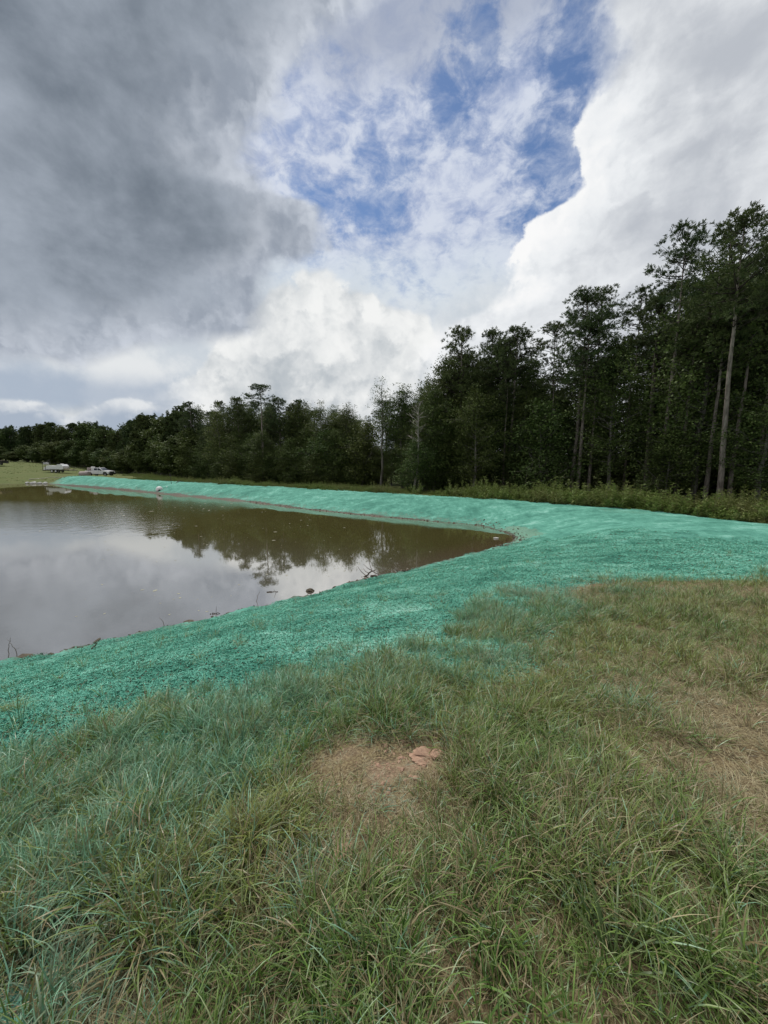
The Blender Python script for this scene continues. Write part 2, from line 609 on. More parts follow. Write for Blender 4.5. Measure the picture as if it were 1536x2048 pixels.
def fields(P):
    x, y = P[:, 0], P[:, 1]
    wob = (fbm(x, y, 1.4, 4, 3) - 0.5)
    wob2 = (fbm(x, y, 0.35, 3, 5) - 0.5)
    sd = sdist(P, SEED)
    shore = -sdist(P, SHORE_A)                       # metres from the water, negative under it
    near = sstep(14, 9, y) * sstep(12, 7, x)         # soft sprayed edge on the near side
    w = 0.22 + 0.4 * near
    seed = sstep(-w, w, sd + wob * (0.35 + 1.3 * near) + wob2 * (0.15 + 0.6 * near))
    seed = seed * (1 - 0.95 * gauss(P, [(15.9, 26.6, .8, 1), (17.0, 25.6, .8, 1), (17.9, 24.6, .5, .8), (21.6, 21.2, .9, 1)]))
    seed = seed * (1 - 0.95 * sstep(0.3, 0.75, gauss(P, [(8.9, 24.0, 1.3, 1), (8.8, 25.4, 1.0, 1), (7.9, 22.6, .7, .9)]) + wob2 * 0.9 + wob * 0.5))
    fringe = sstep(-1.9, -0.1, sd + wob * 1.6 + wob2 * 0.6 + 1.25 * sstep(-0.2, -1.6, x) + 0.45 * np.exp(-((x - 1.2) / 1.6) ** 2))
    # two bare streaks of overspray on the grass
    spots = gauss(P, [(4.3, 6.7, .5, .75), (5.0, 6.5, .3, .5), (1.78, 2.75, .26, .6), (-1.15, 1.02, .34, .85), (-1.3, 1.35, .3, .6), (-.8, .95, .14, .6), (-.33, 1.37, .13, .5), (0, 1.72, .14, .5), (-.4, 2.45, .2, .3), (2.0, 4.9, .3, .35)])
    return dict(sd=sd, shore=shore, seed=seed, fringe=np.maximum(fringe, spots), spot=spots,
                bare=gauss(P, BARE) * sstep(-0.3, 0.2, 0.2 + wob2),
                tall=gauss(P, TALL), dry=np.clip(gauss(P, DRY) + wob * 0.5, 0, 1), wob=wob, wob2=wob2)


def micro(P, fl):
    x, y = P[:, 0], P[:, 1]
    r = np.hypot(x, y)
    s = fl['seed'] * sstep(-0.05, 0.25, fl['shore'])
    clod = 1 - np.abs(2 * fbm(x, y, 0.16, 3, 21, 0.55) - 1)
    lump = fbm(x, y, 0.9, 3, 31) - 0.5
    fine = fbm(x, y, 0.06, 2, 41) - 0.5
    h = s * ((clod - 0.7) * 0.035 + lump * (0.07 + 0.10 * sstep(18, 34, r)) + fine * 0.014 * sstep(14, 6, r))
    h += (1 - s) * (lump * 0.09 + (fbm(x, y, 0.28, 3, 51) - 0.5) * 0.05) * sstep(-0.2, 0.4, fl['shore'])
    # cut lip and lumps along the near waterline, tyre-track ridges by the corner of the pond
    lip = sstep(-0.05, 0.12, fl['shore']) * sstep(1.0, 0.15, fl['shore'])
    h += lip * (0.06 + 0.20 * (fbm(x, y, 0.35, 3, 61) - 0.42)) * sstep(30, 20, r)
    u = (x - 8.8) * 0.86 + (y - 15.4) * 0.5
    v = -(x - 8.8) * 0.5 + (y - 15.4) * 0.86
    trk = np.exp(-(v / 0.28) ** 2) + np.exp(-((v - 1.5) / 0.28) ** 2) + np.exp(-((v + 2.4) / 0.35) ** 2) * .7
    h += trk * np.exp(-(u / 5.0) ** 2) * (0.05 + 0.10 * (fbm(x, y, 0.5, 3, 71) - 0.4))
    h -= gauss(P, [(0.24, 2.06, .1, .03)])
    return h


def height(P):
    P = np.atleast_2d(np.asarray(P, float))
    return height0(P) + micro(P, fields(P))


def SPRAY(p, n0, n1, n2):
    """streaks and patches left by the spray gun, drawn out along the banks"""
    st = vmath('MULTIPLY', p, (0.45, 1.0, 1.0))
    r1 = noise(st, 1.1, 5, 0.62, 0.8)
    r2 = noise(vmath('MULTIPLY', p, (1.0, 0.5, 1.0)), 3.2, 4, 0.6, 0.6)
    return n0 * 0.22 + r1 * 0.34 + r2 * 0.20 + n1 * 0.14 + n2 * 0.10


def ground_material():
    m, nt, out = new_mat('ground_cover')
    p = position()
    seed, shore, bare, dry, fringe = attr('seed'), attr('shore'), attr('bare'), attr('dry'), attr('fringe')
    n0 = noise(p, 0.55, 4, 0.6)
    n1 = noise(p, 3.0, 6, 0.65)
    n2 = noise(p, 14.0, 6, 0.65)
    n3 = noise(p, 60.0, 4, 0.6)
    n4 = noise(p, 150.0, 2, 0.5)
    # thatch, soil and short turf
    soil = mixc(ss(0.35, 0.65, n2), (0.060, 0.044, 0.024), (0.155, 0.112, 0.062))
    soil = mixc(ss(0.42, 0.62, n3), soil, (0.23, 0.185, 0.10))
    clay = mixc(ss(0.35, 0.65, n2 * 0.5 + n3 * 0.5), (0.17, 0.118, 0.075), (0.34, 0.25, 0.17))
    soil = mixc(ss(0.55, 1.05, bare + (n1 - 0.5) * 1.1), soil, clay)
    turf = mixc(ss(0.35, 0.65, n3), (0.046, 0.074, 0.015), (0.095, 0.135, 0.028))
    turf = mixc(ss(0.40, 0.66, n1 * 0.5 + n0 * 0.5), turf, (0.115, 0.125, 0.038))
    dist = vmath('LENGTH', p, (0, 0, 0))
    nl = nt.nodes.new('ShaderNodeVectorMath')
    nl.operation = 'LENGTH'
    nt.links.new(p.s, nl.inputs[0])
    far = ss(9.0, 22.0, S(nl.outputs['Value']))
    g = S.math('MAXIMUM', ss(0.45, 0.62, n2 * 0.6 + n1 * 0.4 - dry * 0.22) * 0.6, far * lin(0.0, 1.0, 1.0, 0.75, n2))
    land = mixc(g, soil, turf)
    # sprayed mulch
    cov = seed * 1.22 + (n2 - 0.5) * 1.1 + (n1 - 0.5) * 1.0 + (n3 - 0.5) * 0.6 + (n0 - 0.5) * 0.6 - 0.15
    cov = S.math('MAXIMUM', cov, ss(0.25, 0.95, fringe) * 0.75 + (n2 - 0.5) * 1.3 + (n3 - 0.5) * 0.8 - 0.15)
    cov = cov - ss(2.4, 0.15, shore + (n1 - 0.5) * 2.2 + (n2 - 0.5) * 0.8) * 0.55
    cov = ss(0.22, 0.62, cov)
    pat = SPRAY(p, n0, n1, n2)
    teal = mixc(ss(0.38, 0.58, pat), (0.046, 0.185, 0.136), (0.130, 0.375, 0.284))
    teal = mixc(ss(0.53, 0.64, pat + (n3 - 0.5) * 0.22), teal, (0.27, 0.53, 0.44))
    teal = mixc(ss(0.52, 0.36, n3) * 0.55, teal, (0.028, 0.105, 0.082))
    dirt = mixc(ss(0.4, 0.6, n2), (0.085, 0.066, 0.042), (0.17, 0.135, 0.09))
    under = mixc(seed, land, dirt)
    c = mixc(cov, under, teal)
    dust = ss(0.50, 0.62, n2 * 0.5 + n3 * 0.5 + (fringe - 0.6) * 0.30) * ss(0.1, 0.6, fringe) * 0.75
    c = mixc(dust * (1.0 - cov), c, (0.17, 0.36, 0.29))
    # wet brown margin and pond bed
    wet = ss(0.34, 0.03, shore + (n1 - 0.5) * 0.5 + (n2 - 0.5) * 0.3)
    c = mixc(wet, c, mixc(ss(0.4, 0.6, n2), (0.042, 0.032, 0.020), (0.100, 0.078, 0.052)))
    nrm = bump(n2 * 0.5 + n3 * 0.35 + n4 * 0.15, 0.035, 0.9)
    principled(out, c, lin(0, 1, 0.92, 0.55, wet), 0.2, nrm)
    return m


GROUND_MAT = ground_material()


def build_ground():
    half = math.radians(66)
    th = np.concatenate([np.linspace(-half, half, 470), np.linspace(half, 2 * math.pi - half, 74)[1:-1]])
    r = np.concatenate([np.geomspace(0.42, 70, 560), np.geomspace(70, 240, 50)[1:], [320, 500, 900, 1600]])
    T, Rr = np.meshgrid(th, r)
    P = np.c_[(Rr * np.sin(T)).ravel(), (Rr * np.cos(T)).ravel()]
    P = np.vstack([[0.0, 0.0], P])
    q = P.copy()
    rr = np.hypot(P[:, 0], P[:, 1])
    k = np.minimum(1, 170 / np.maximum(rr, 1e-6))
    q = P * k[:, None]                                # flat continuation past 170 m
    fl = fields(P)
    z = height0(q) + micro(P, fl)
    V = np.c_[P, z]
    n, mth = len(r), len(th)
    a = 1 + np.arange(n - 1)[:, None] * mth + np.arange(mth)[None]
    b = 1 + np.arange(n - 1)[:, None] * mth + (np.arange(mth)[None] + 1) % mth
    quads = np.stack([a, a + mth, b + mth, b], -1).reshape(-1, 4)[:, ::-1]
    tri = np.stack([np.zeros(mth, int), 1 + np.arange(mth), 1 + (np.arange(mth) + 1) % mth], -1)[:, ::-1]
    sprayed = (fl['seed'][quads].mean(1) > 0.5) & (fl['shore'][quads].max(1) > -0.3)
    bed = (~sprayed) & (fl['shore'][quads].max(1) < 0.02)
    at = ('seed', 'shore', 'bare', 'dry', 'fringe')

    def make(name, fq, ft=None):
        F = [fq] + ([ft] if ft is not None else [])
        idx = np.unique(np.concatenate([f.ravel() for f in F]))
        mp = np.full(len(V), -1)
        mp[idx] = np.arange(len(idx))
        me = mesh_np(name, V[idx], [mp[f] for f in F], GROUND_MAT, True, {k: fl[k][idx] for k in at})
        return tag(link(bpy.data.objects.new(name, me)), kind='structure')

    make('ground', quads[~sprayed & ~bed], tri)
    make('hydroseeded_bank', quads[sprayed])
    make('pond_bed', quads[bed])


def build_water():
    m, nt, out = new_mat('pond_water')
    p = position()
    shore = attr('shore')
    # low ripples with patches of breeze
    st = vmath('MULTIPLY', p, (1.0, 1.0, 1.0))
    w1 = noise(st, 1.3, 4, 0.6, 0.3)
    w2 = noise(st, 5.5, 3, 0.55, 0.3)
    patch = ss(0.50, 0.66, noise(p, 0.055, 3, 0.5))
    sep = nt.nodes.new('ShaderNodeSeparateXYZ')
    nt.links.new(p.s, sep.inputs[0])
    px, py = S(sep.outputs[0]), S(sep.outputs[1])
    breeze = S.math('MAXIMUM', patch * 0.35, ss(24.0, 30.0, py + (w1 - 0.5) * 6) * ss(50.0, 40.0, py) * ss(-12.0, -17.0, px))
    amp = lin(0, 1, 0.03, 0.5, breeze)
    h = (w1 * 0.6 + w2 * 0.4) * amp
    nrm = bump(h, 0.05, 0.8)
    silt = noise(p, 0.12, 3, 0.5)
    base = mixc(silt, (0.070, 0.064, 0.020), (0.090, 0.078, 0.030))
    base = mixc(ss(-2.6, -0.1, shore), base, (0.100, 0.074, 0.038))
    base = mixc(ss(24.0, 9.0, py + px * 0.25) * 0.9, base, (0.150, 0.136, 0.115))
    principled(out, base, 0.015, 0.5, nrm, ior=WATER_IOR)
    xs = np.arange(-118, 12, 0.75)
    ys = np.arange(-16, 80, 0.75)
    X, Y = np.meshgrid(xs, ys)
    P = np.c_[X.ravel(), Y.ravel()]
    sd = -sdist(P, SHORE_A)
    nx = len(xs)
    i = (np.arange(len(ys) - 1)[:, None] * nx + np.arange(nx - 1)[None]).ravel()
    q = np.stack([i, i + 1, i + 1 + nx, i + nx], -1)
    q = q[(sd[q].min(1) < 0.55)]
    idx = np.unique(q)
    mp = np.full(len(P), -1)
    mp[idx] = np.arange(len(idx))
    V = np.c_[P[idx], np.zeros(len(idx))]
    me = mesh_np('pond_water', V, mp[q], m, True, {'shore': sd[idx]})
    tag(link(bpy.data.objects.new('pond_water', me)), kind='structure')


WATER_IOR = 7.0
build_ground()
build_water()

# ------------------------------------------------------------------ grass, straw and mulch (uncountable cover)
def blades(n, disc, length, width, tilt, bend, straw, seed, segs=4, flat=0.0, comb=0.0, keel=0.25):
    """a clump of n grass blades; returns verts, quads, attributes (b: blade random, t: along the blade, straw)"""
    g = np.random.default_rng(seed)
    rad = disc * np.sqrt(g.random(n))
    a0 = g.random(n) * 2 * math.pi
    base = np.c_[rad * np.cos(a0), rad * np.sin(a0), np.full(n, -0.012)]
    az = a0 + g.normal(0, 1.1, n)
    if comb:
        az = az * (1 - comb) + comb * g.normal(0, 0.8, n)
    L = g.uniform(*length, n)
    W = g.uniform(*width, n)
    t0 = np.radians(g.uniform(*tilt, n))
    bd = np.radians(g.uniform(*bend, n))
    tw = g.normal(0, 0.6, n)
    pos = base.copy()
    rows = []
    for i in range(segs + 1):
        u = i / segs
        th = t0 + bd * u ** 1.3
        if flat:
            th = np.minimum(th, math.radians(flat))
        dirv = np.c_[np.sin(th) * np.cos(az), np.sin(th) * np.sin(az), np.cos(th)]
        if i:
            pos = pos + dirv * (L / segs)[:, None]
        side = az + math.pi / 2 + tw * u
        sv = np.c_[np.cos(side), np.sin(side), 0.25 * np.sin(tw * 2 + u)]
        w = W * (1 - u ** 2.2) * (0.55 + 0.45 * min(1, u * 3)) * 0.5 + 0.0003
        rows.append((pos - sv * w[:, None], pos + sv * w[:, None]))
    V = np.stack([q for r in rows for q in r], 1)         # n, 2*(segs+1), 3
    k = 2 * (segs + 1)
    F = []
    for i in range(segs):
        o = np.arange(n) * k + 2 * i
        F.append(np.stack([o, o + 1, o + 3, o + 2], -1))
    b = np.repeat(g.random(n), k)
    t = np.tile(np.repeat(np.arange(segs + 1) / segs, 2), n)
    s = np.repeat((g.random(n) < straw).astype(float), k)
    return V.reshape(-1, 3), np.concatenate(F), dict(b=b, t=t, straw=s)


def grass_material():
    m, nt, out = new_mat('grass_blade')
    b, t, st = attr('b'), attr('t'), attr('straw')
    dry, teal, tone = attr('dry', 'INSTANCER'), attr('teal', 'INSTANCER'), attr('tone', 'INSTANCER')
    b2 = S.math('FRACT', b * 7.31)
    b3 = S.math('FRACT', b * 17.77)
    green = mixc(b, (0.036, 0.096, 0.014), (0.195, 0.320, 0.068))
    green = mixc(tone, green, (0.235, 0.260, 0.062))
    green = mixc(ss(0.85, 0.9, b3), green, (0.36, 0.42, 0.20))
    green = mixc(ss(0.55, 1.0, t) * 0.35, green, (0.32, 0.33, 0.18))
    straw = mixc(b2, (0.215, 0.170, 0.085), (0.48, 0.42, 0.25))
    is_dry = S.math('MAXIMUM', st, S.math('LESS_THAN', b2, dry * 0.92))
    c = mixc(is_dry, green, straw)
    p = position()
    n = noise(p, 9.0, 3, 0.6)
    dust = ss(0.40, 0.60, teal * 0.95 + (n - 0.5) * 0.9 + (b3 - 0.5) * 1.1) * lin(0.0, 1.0, 0.35, 0.85, b2)
    c = mixc(dust, c, mixc(b2, (0.075, 0.27, 0.175), (0.22, 0.46, 0.33)))
    pr = principled(None, c, 0.42, 0.45)
    tr = nt.nodes.new('ShaderNodeBsdfTranslucent')
    nt.links.new(c.s, tr.inputs['Color'])
    mx = nt.nodes.new('ShaderNodeMixShader')
    mx.inputs[0].default_value = 0.20
    nt.links.new(pr.outputs[0], mx.inputs[1])
    nt.links.new(tr.outputs[0], mx.inputs[2])
    nt.links.new(mx.outputs[0], out.inputs[0])
    return m


GRASS_MAT = grass_material()


def proto_collection(name, meshes):
    c = bpy.data.collections.new(name)
    for i, me in enumerate(meshes):
        o = bpy.data.objects.new('%s_%02d' % (name, i), me)
        c.objects.link(o)
    return c


def scatter(name, coll, P, rot, scl, idx, attrs):
    """one object of uncountable cover: coll's meshes instanced at P"""
    n = len(P)
    me = bpy.data.meshes.new(name)
    me.vertices.add(n)
    me.vertices.foreach_set('co', np.asarray(P, np.float32).ravel())
    for k, a, ty in (('rot', rot, 'FLOAT_VECTOR'), ('scl', scl, 'FLOAT'), ('idx', idx, 'INT')):
        at = me.attributes.new(k, ty, 'POINT')
        if ty == 'FLOAT_VECTOR':
            at.data.foreach_set('vector', np.asarray(a, np.float32).ravel())
        else:
            at.data.foreach_set('value', np.asarray(a, np.int32 if ty == 'INT' else np.float32))
    for k, a in attrs.items():
        at = me.attributes.new(k, 'FLOAT', 'POINT')
        at.data.foreach_set('value', np.asarray(a, np.float32))
    o = link(bpy.data.objects.new(name, me))
    ng = bpy.data.node_groups.new('scatter_' + name, 'GeometryNodeTree')
    ng.interface.new_socket('Geometry', in_out='INPUT', socket_type='NodeSocketGeometry')
    ng.interface.new_socket('Geometry', in_out='OUTPUT', socket_type='NodeSocketGeometry')
    N, L = ng.nodes, ng.links
    gi, go = N.new('NodeGroupInput'), N.new('NodeGroupOutput')
    ci = N.new('GeometryNodeCollectionInfo')
    ci.inputs['Collection'].default_value = coll
    ci.inputs['Separate Children'].default_value = True
    ci.inputs['Reset Children'].default_value = True
    iop = N.new('GeometryNodeInstanceOnPoints')
    iop.inputs['Pick Instance'].default_value = True

    def na(k, ty):
        q = N.new('GeometryNodeInputNamedAttribute')
        q.data_type = ty
        q.inputs['Name'].default_value = k
        return q.outputs['Attribute']
    L.new(gi.outputs[0], iop.inputs['Points'])
    L.new(ci.outputs[0], iop.inputs['Instance'])
    L.new(na('idx', 'INT'), iop.inputs['Instance Index'])
    e2r = N.new('FunctionNodeEulerToRotation')
    L.new(na('rot', 'FLOAT_VECTOR'), e2r.inputs[0])
    L.new(e2r.outputs[0], iop.inputs['Rotation'])
    L.new(na('scl', 'FLOAT'), iop.inputs['Scale'])
    L.new(iop.outputs[0], go.inputs[0])
    md = o.modifiers.new('scatter', 'NODES')
    md.node_group = ng
    return tag(o, kind='stuff')


def wedge_points(n, r0, r1, half, g):
    r = np.sqrt(g.random(n) * (r1 * r1 - r0 * r0) + r0 * r0)
    th = g.uniform(-half, half, n)
    return np.c_[r * np.sin(th), r * np.cos(th)]


def build_grass():
    mk = lambda name, *a, **k: (lambda v, f, at: mesh_np(name, v, f, GRASS_MAT, True, at))(*blades(*a, **k))
    meshes = []
    # 0-5 long arching blades
    for i in range(6):
        meshes.append(mk('grass_long', 18, 0.05, (0.12, 0.31), (0.0042, 0.0085), (2, 38), (15, 105), 0.10, 100 + i, segs=5))
    # 6-9 short turf
    for i in range(4):
        meshes.append(mk('grass_short', 26, 0.07, (0.035, 0.12), (0.0026, 0.0052), (5, 60), (5, 70), 0.22, 200 + i, segs=3))
    # 10-13 thatch lying on the soil
    for i in range(4):
        meshes.append(mk('grass_thatch', 30, 0.09, (0.05, 0.15), (0.0015, 0.0030), (62, 88), (0, 26), 0.9, 300 + i, segs=3, flat=91))
    # 14-15 broad blades
    for i in range(2):
        meshes.append(mk('grass_broad', 9, 0.03, (0.12, 0.26), (0.005, 0.0085), (5, 40), (15, 75), 0.0, 400 + i, segs=5))
    coll = proto_collection('grass_clump', meshes)
    g = np.random.default_rng(5)
    half = math.radians(60)
    P = np.vstack([wedge_points(15000, 0.45, 3.2, half, g), wedge_points(36000, 3.2, 8.0, half, g), wedge_points(26000, 8.0, 16.0, half, g)])
    fl = fields(P)
    n = len(P)
    r = np.hypot(P[:, 0], P[:, 1])
    # keep off the water and thin out over the sprayed bank
    near = sstep(15, 9, P[:, 1])
    sd = fl['sd'] + fl['wob'] * 1.3 + (fbm(P[:, 0], P[:, 1], 0.32, 3, 131) - 0.5) * 2.6 * near
    keep = np.clip(1.0 - sstep(-0.75, 0.25, sd) * 0.985, 0.0, 1)
    keep *= 1 - 0.72 * np.clip(fl['bare'] * 1.5, 0, 1)
    keep *= fl['shore'] > 0.5
    patch = fbm(P[:, 0], P[:, 1], 0.30, 3, 81)
    keep *= 0.42 + 0.6 * sstep(0.35, 0.6, patch)
    k = g.random(n) < keep
    P, r = P[k], r[k]
    fl = {a: b[k] for a, b in fl.items()}
    patch = patch[k]
    n = len(P)
    big = 0.6 * fbm(P[:, 0], P[:, 1], 0.8, 3, 91) + 0.4 * fbm(P[:, 0], P[:, 1], 0.30, 3, 81)
    tall = np.clip(fl['tall'] + (big - 0.5) * 2.4, 0, 1)
    u = g.random(n)
    p_long = np.clip(0.20 + 0.75 * tall - 0.25 * fl['dry'] + 0.3 * fl['fringe'] * (r < 9), 0.05, 0.88)
    p_thatch = np.clip(0.16 + 0.40 * fl['dry'] - 0.1 * tall + 0.4 * fl['bare'], 0.08, 0.75) * (1 - 0.4 * tall)
    p_broad = 0.06
    idx = np.where(u < p_long, g.integers(0, 6, n), np.where(u < p_long + p_broad, g.integers(14, 16, n),
          np.where(u < p_long + p_broad + (1 - p_long - p_broad) * p_thatch * 1.4, g.integers(10, 14, n), g.integers(6, 10, n))))
    in_bare = (g.random(n) < 1.7 * fl['bare'])
    idx = np.where(in_bare, g.integers(10, 14, n), idx)
    scl = g.uniform(0.65, 1.1, n) * (0.76 + 0.26 * tall) * (1 + 0.35 * sstep(4, 12, r))
    scl *= np.where(idx < 6, 0.80 + 0.22 * tall, 1.0)
    scl *= 1 - 0.55 * gauss(P, [(a, b - 0.12, q * 1.35, w) for a, b, q, w in BARE[:4]])
    # wind and mowing lean the grass in drifts
    lean = (fbm(P[:, 0], P[:, 1], 1.6, 2, 101) - 0.5) * 9
    la = np.where(idx < 6, g.uniform(0, 0.45, n), g.uniform(0, 0.2, n)) + 0.1
    rot = np.c_[-la * np.sin(lean), la * np.cos(lean), g.uniform(0, 6.283, n)]
    z = height(P)
    attrs = dict(dry=np.clip(0.07 + fl['dry'] * 0.72 + (patch - 0.5) * 0.5 + 0.5 * fl['bare'], 0, 1),
                 teal=np.clip(fl['fringe'] * (0.1 + 2.0 * (fbm(P[:, 0], P[:, 1], 0.25, 3, 121) - 0.1)), 0, 1),
                 tone=np.clip((fbm(P[:, 0], P[:, 1], 0.5, 2, 111) - 0.3) * 1.6, 0, 1))
    scatter('grass', coll, np.c_[P, z], rot, scl, idx, attrs)
    return coll


GRASS_COLL = build_grass()


def mulch_material():
    m, nt, out = new_mat('wood_fibre_mulch')
    p = position()
    b = attr('b')
    n0, n1 = noise(p, 0.55, 4, 0.6), noise(p, 3.0, 6, 0.65)
    n2 = noise(p, 14.0, 6, 0.65)
    pat = SPRAY(p, n0, n1, n2) + (b - 0.5) * 0.12
    c = mixc(ss(0.38, 0.58, pat), (0.060, 0.240, 0.172), (0.175, 0.480, 0.360))
    c = mixc(ss(0.53, 0.65, pat), c, (0.36, 0.64, 0.53))
    b2 = S.math('FRACT', b * 9.7)
    c = mixc(ss(0.90, 0.94, b2), c, (0.13, 0.095, 0.06))
    principled(out, c, 0.9, 0.15)
    return m


def build_mulch():
    mat = mulch_material()
    meshes = []
    for i in range(5):
        g = np.random.default_rng(500 + i)
        n = 90
        V, F, B = [], [], []
        c = np.c_[g.uniform(-.16, .16, n), g.uniform(-.16, .16, n), g.uniform(-0.004, 0.011, n)]
        a = g.uniform(0, 6.283, n)
        L = g.uniform(0.010, 0.034, n)
        W = g.uniform(0.0015, 0.0045, n)
        up = g.normal(0, 0.20, n)
        d = np.c_[np.cos(a) * np.cos(up), np.sin(a) * np.cos(up), np.sin(up)]
        s = np.c_[-np.sin(a), np.cos(a), g.normal(0, .5, n)]
        mid = c + np.c_[np.zeros(n), np.zeros(n), g.uniform(0.002, 0.014, n)]
        e0, e1 = c - d * L[:, None], c + d * L[:, None]
        V = np.stack([e0 - s * W[:, None] * .6, e0 + s * W[:, None] * .6, mid + s * W[:, None], mid - s * W[:, None], e1 + s * W[:, None] * .5, e1 - s * W[:, None] * .5], 1).reshape(-1, 3)
        o = np.arange(n) * 6
        F = np.concatenate([np.stack([o, o + 1, o + 2, o + 3], -1), np.stack([o + 3, o + 2, o + 4, o + 5], -1)])
        meshes.append(mesh_np('mulch_tuft', V, F, mat, False, {'b': np.repeat(g.random(n), 6)}))
    coll = proto_collection('mulch_tuft', meshes)
    g = np.random.default_rng(6)
    P = np.vstack([wedge_points(26000, 2.0, 11.0, math.radians(60), g), wedge_points(20000, 11, 24, math.radians(50), g)])
    P = P[g.random(len(P)) < sstep(25, 11, np.hypot(P[:, 0], P[:, 1]))]
    fl = fields(P)
    k = (g.random(len(P)) < np.maximum(sstep(0.25, 0.8, fl['seed']), 0.7 * sstep(0.45, 1.0, fl['fringe']) * (fl['spot'] < .2)) * sstep(0.1, 0.7, fl['shore'])) & (fl['shore'] > 0.12)
    P = P[k]
    n = len(P)
    z = height(P)
    r = np.hypot(P[:, 0], P[:, 1])
    scl = g.uniform(0.7, 1.25, n) * (1 + 0.5 * sstep(6, 18, r) + 0.9 * sstep(18, 50, r))
    # follow the slope
    e = 0.3
    gx = (height0(P + [e, 0]) - height0(P - [e, 0])) / (2 * e)
    gy = (height0(P + [0, e]) - height0(P - [0, e])) / (2 * e)
    rot = np.c_[np.arctan(gy), -np.arctan(gx), np.zeros(n)]
    scatter('mulch', coll, np.c_[P, z], rot, scl, g.integers(0, 5, n), {})


build_mulch()

# ------------------------------------------------------------------ trees
class MB:
    """collects pieces of one mesh"""

    def __init__(self):
        self.V, self.F, self.A, self.n = [], {}, [], 0

    def add(self, V, F, a=0.5):
        V = np.asarray(V, float)
        F = np.asarray(F)
        self.F.setdefault(F.shape[1], []).append(F + self.n)
        self.V.append(V)
        self.A.append(np.broadcast_to(np.asarray(a, float), (len(V),)))
        self.n += len(V)

    def tube(self, pts, rad, sides=6, a=0.5, cap=True):
        pts = np.asarray(pts, float)
        k = len(pts)
        rad = np.broadcast_to(np.asarray(rad, float), (k,))
        d = np.gradient(pts, axis=0)
        d /= np.linalg.norm(d, axis=1)[:, None] + 1e-9
        ref = np.array([1.0, 0, 0]) if abs(d[:, 0]).mean() < 0.8 else np.array([0, 1.0, 0])
        u = np.cross(d, ref)
        u /= np.linalg.norm(u, axis=1)[:, None] + 1e-9
        v = np.cross(d, u)
        th = np.arange(sides) * 2 * math.pi / sides
        V = pts[:, None] + rad[:, None, None] * (np.cos(th)[None, :, None] * u[:, None] + np.sin(th)[None, :, None] * v[:, None])
        i = np.arange(k - 1)[:, None] * sides + np.arange(sides)[None]
        j = np.arange(k - 1)[:, None] * sides + (np.arange(sides)[None] + 1) % sides
        self.add(V.reshape(-1, 3), np.stack([i, j, j + sides, i + sides], -1).reshape(-1, 4), a)
        if cap:
            base = self.n - k * sides
            for o in (0, (k - 1) * sides):
                self.F.setdefault(sides, []).append((np.arange(sides) + base + o)[None])

    def box(self, c, s, rz=0.0, a=0.5, taper=1.0, bev=0.0):
        c, s = np.asarray(c, float), np.asarray(s, float) / 2
        co = []
        for z in (-1, 1):
            k = taper if z > 0 else 1.0
            for x, y in ((-1, -1), (1, -1), (1, 1), (-1, 1)):
                co.append((x * s[0] * k, y * s[1] * k, z * s[2]))
        co = np.array(co)
        r = np.array([[math.cos(rz), -math.sin(rz), 0], [math.sin(rz), math.cos(rz), 0], [0, 0, 1]])
        self.add(co @ r.T + c, [[3, 2, 1, 0], [4, 5, 6, 7], [0, 1, 5, 4], [1, 2, 6, 5], [2, 3, 7, 6], [3, 0, 4, 7]], a)

    def mesh(self, name, mat, smooth=True):
        V = np.concatenate(self.V)
        return mesh_np(name, V, [np.concatenate(f) for f in self.F.values()], mat, smooth, {'b': np.concatenate(self.A)})

    def obj(self, name, mat, parent=None, smooth=True, loc=None):
        o = link(bpy.data.objects.new(name, self.mesh(name, mat, smooth)), parent)
        if loc is not None:
            o.location = loc
        return o


def leaf_material(name, lo, hi, tip, spread=0.35):
    m, nt, out = new_mat(name)
    b = attr('b')
    r = obj_random()
    c = mixc(ss(0.1, 0.9, b), lo, hi)
    c = mixc(ss(0.82, 1.0, b), c, tip)
    c = mixc(r * spread, c, mixc(b, (0.080, 0.090, 0.022), (0.150, 0.145, 0.045)))
    pr = principled(None, c, 0.6, 0.12)
    tr = nt.nodes.new('ShaderNodeBsdfTranslucent')
    nt.links.new(c.s, tr.inputs['Color'])
    mx = nt.nodes.new('ShaderNodeMixShader')
    mx.inputs[0].default_value = 0.18
    nt.links.new(pr.outputs[0], mx.inputs[1])
    nt.links.new(tr.outputs[0], mx.inputs[2])
    nt.links.new(mx.outputs[0], out.inputs[0])
    return m


def bark_material(name, lo, hi):
    m, nt, out = new_mat(name)
    c = coords('Object')
    st = vmath('MULTIPLY', c, (1.0, 1.0, 0.22))
    n1 = noise(st, 9.0, 6, 0.65)
    n2 = noise(c, 0.6, 3, 0.6)
    col = mixc(ss(0.35, 0.65, n1 * 0.6 + n2 * 0.4), lo, hi)
    twig = ss(0.45, 0.05, attr('b'))                     # twigs are darker than the stem
    col = mixc(twig, col, tuple(v * 0.5 for v in lo))
    principled(out, col, 0.9, 0.15, bump(n1, 0.03, 0.8))
    return m


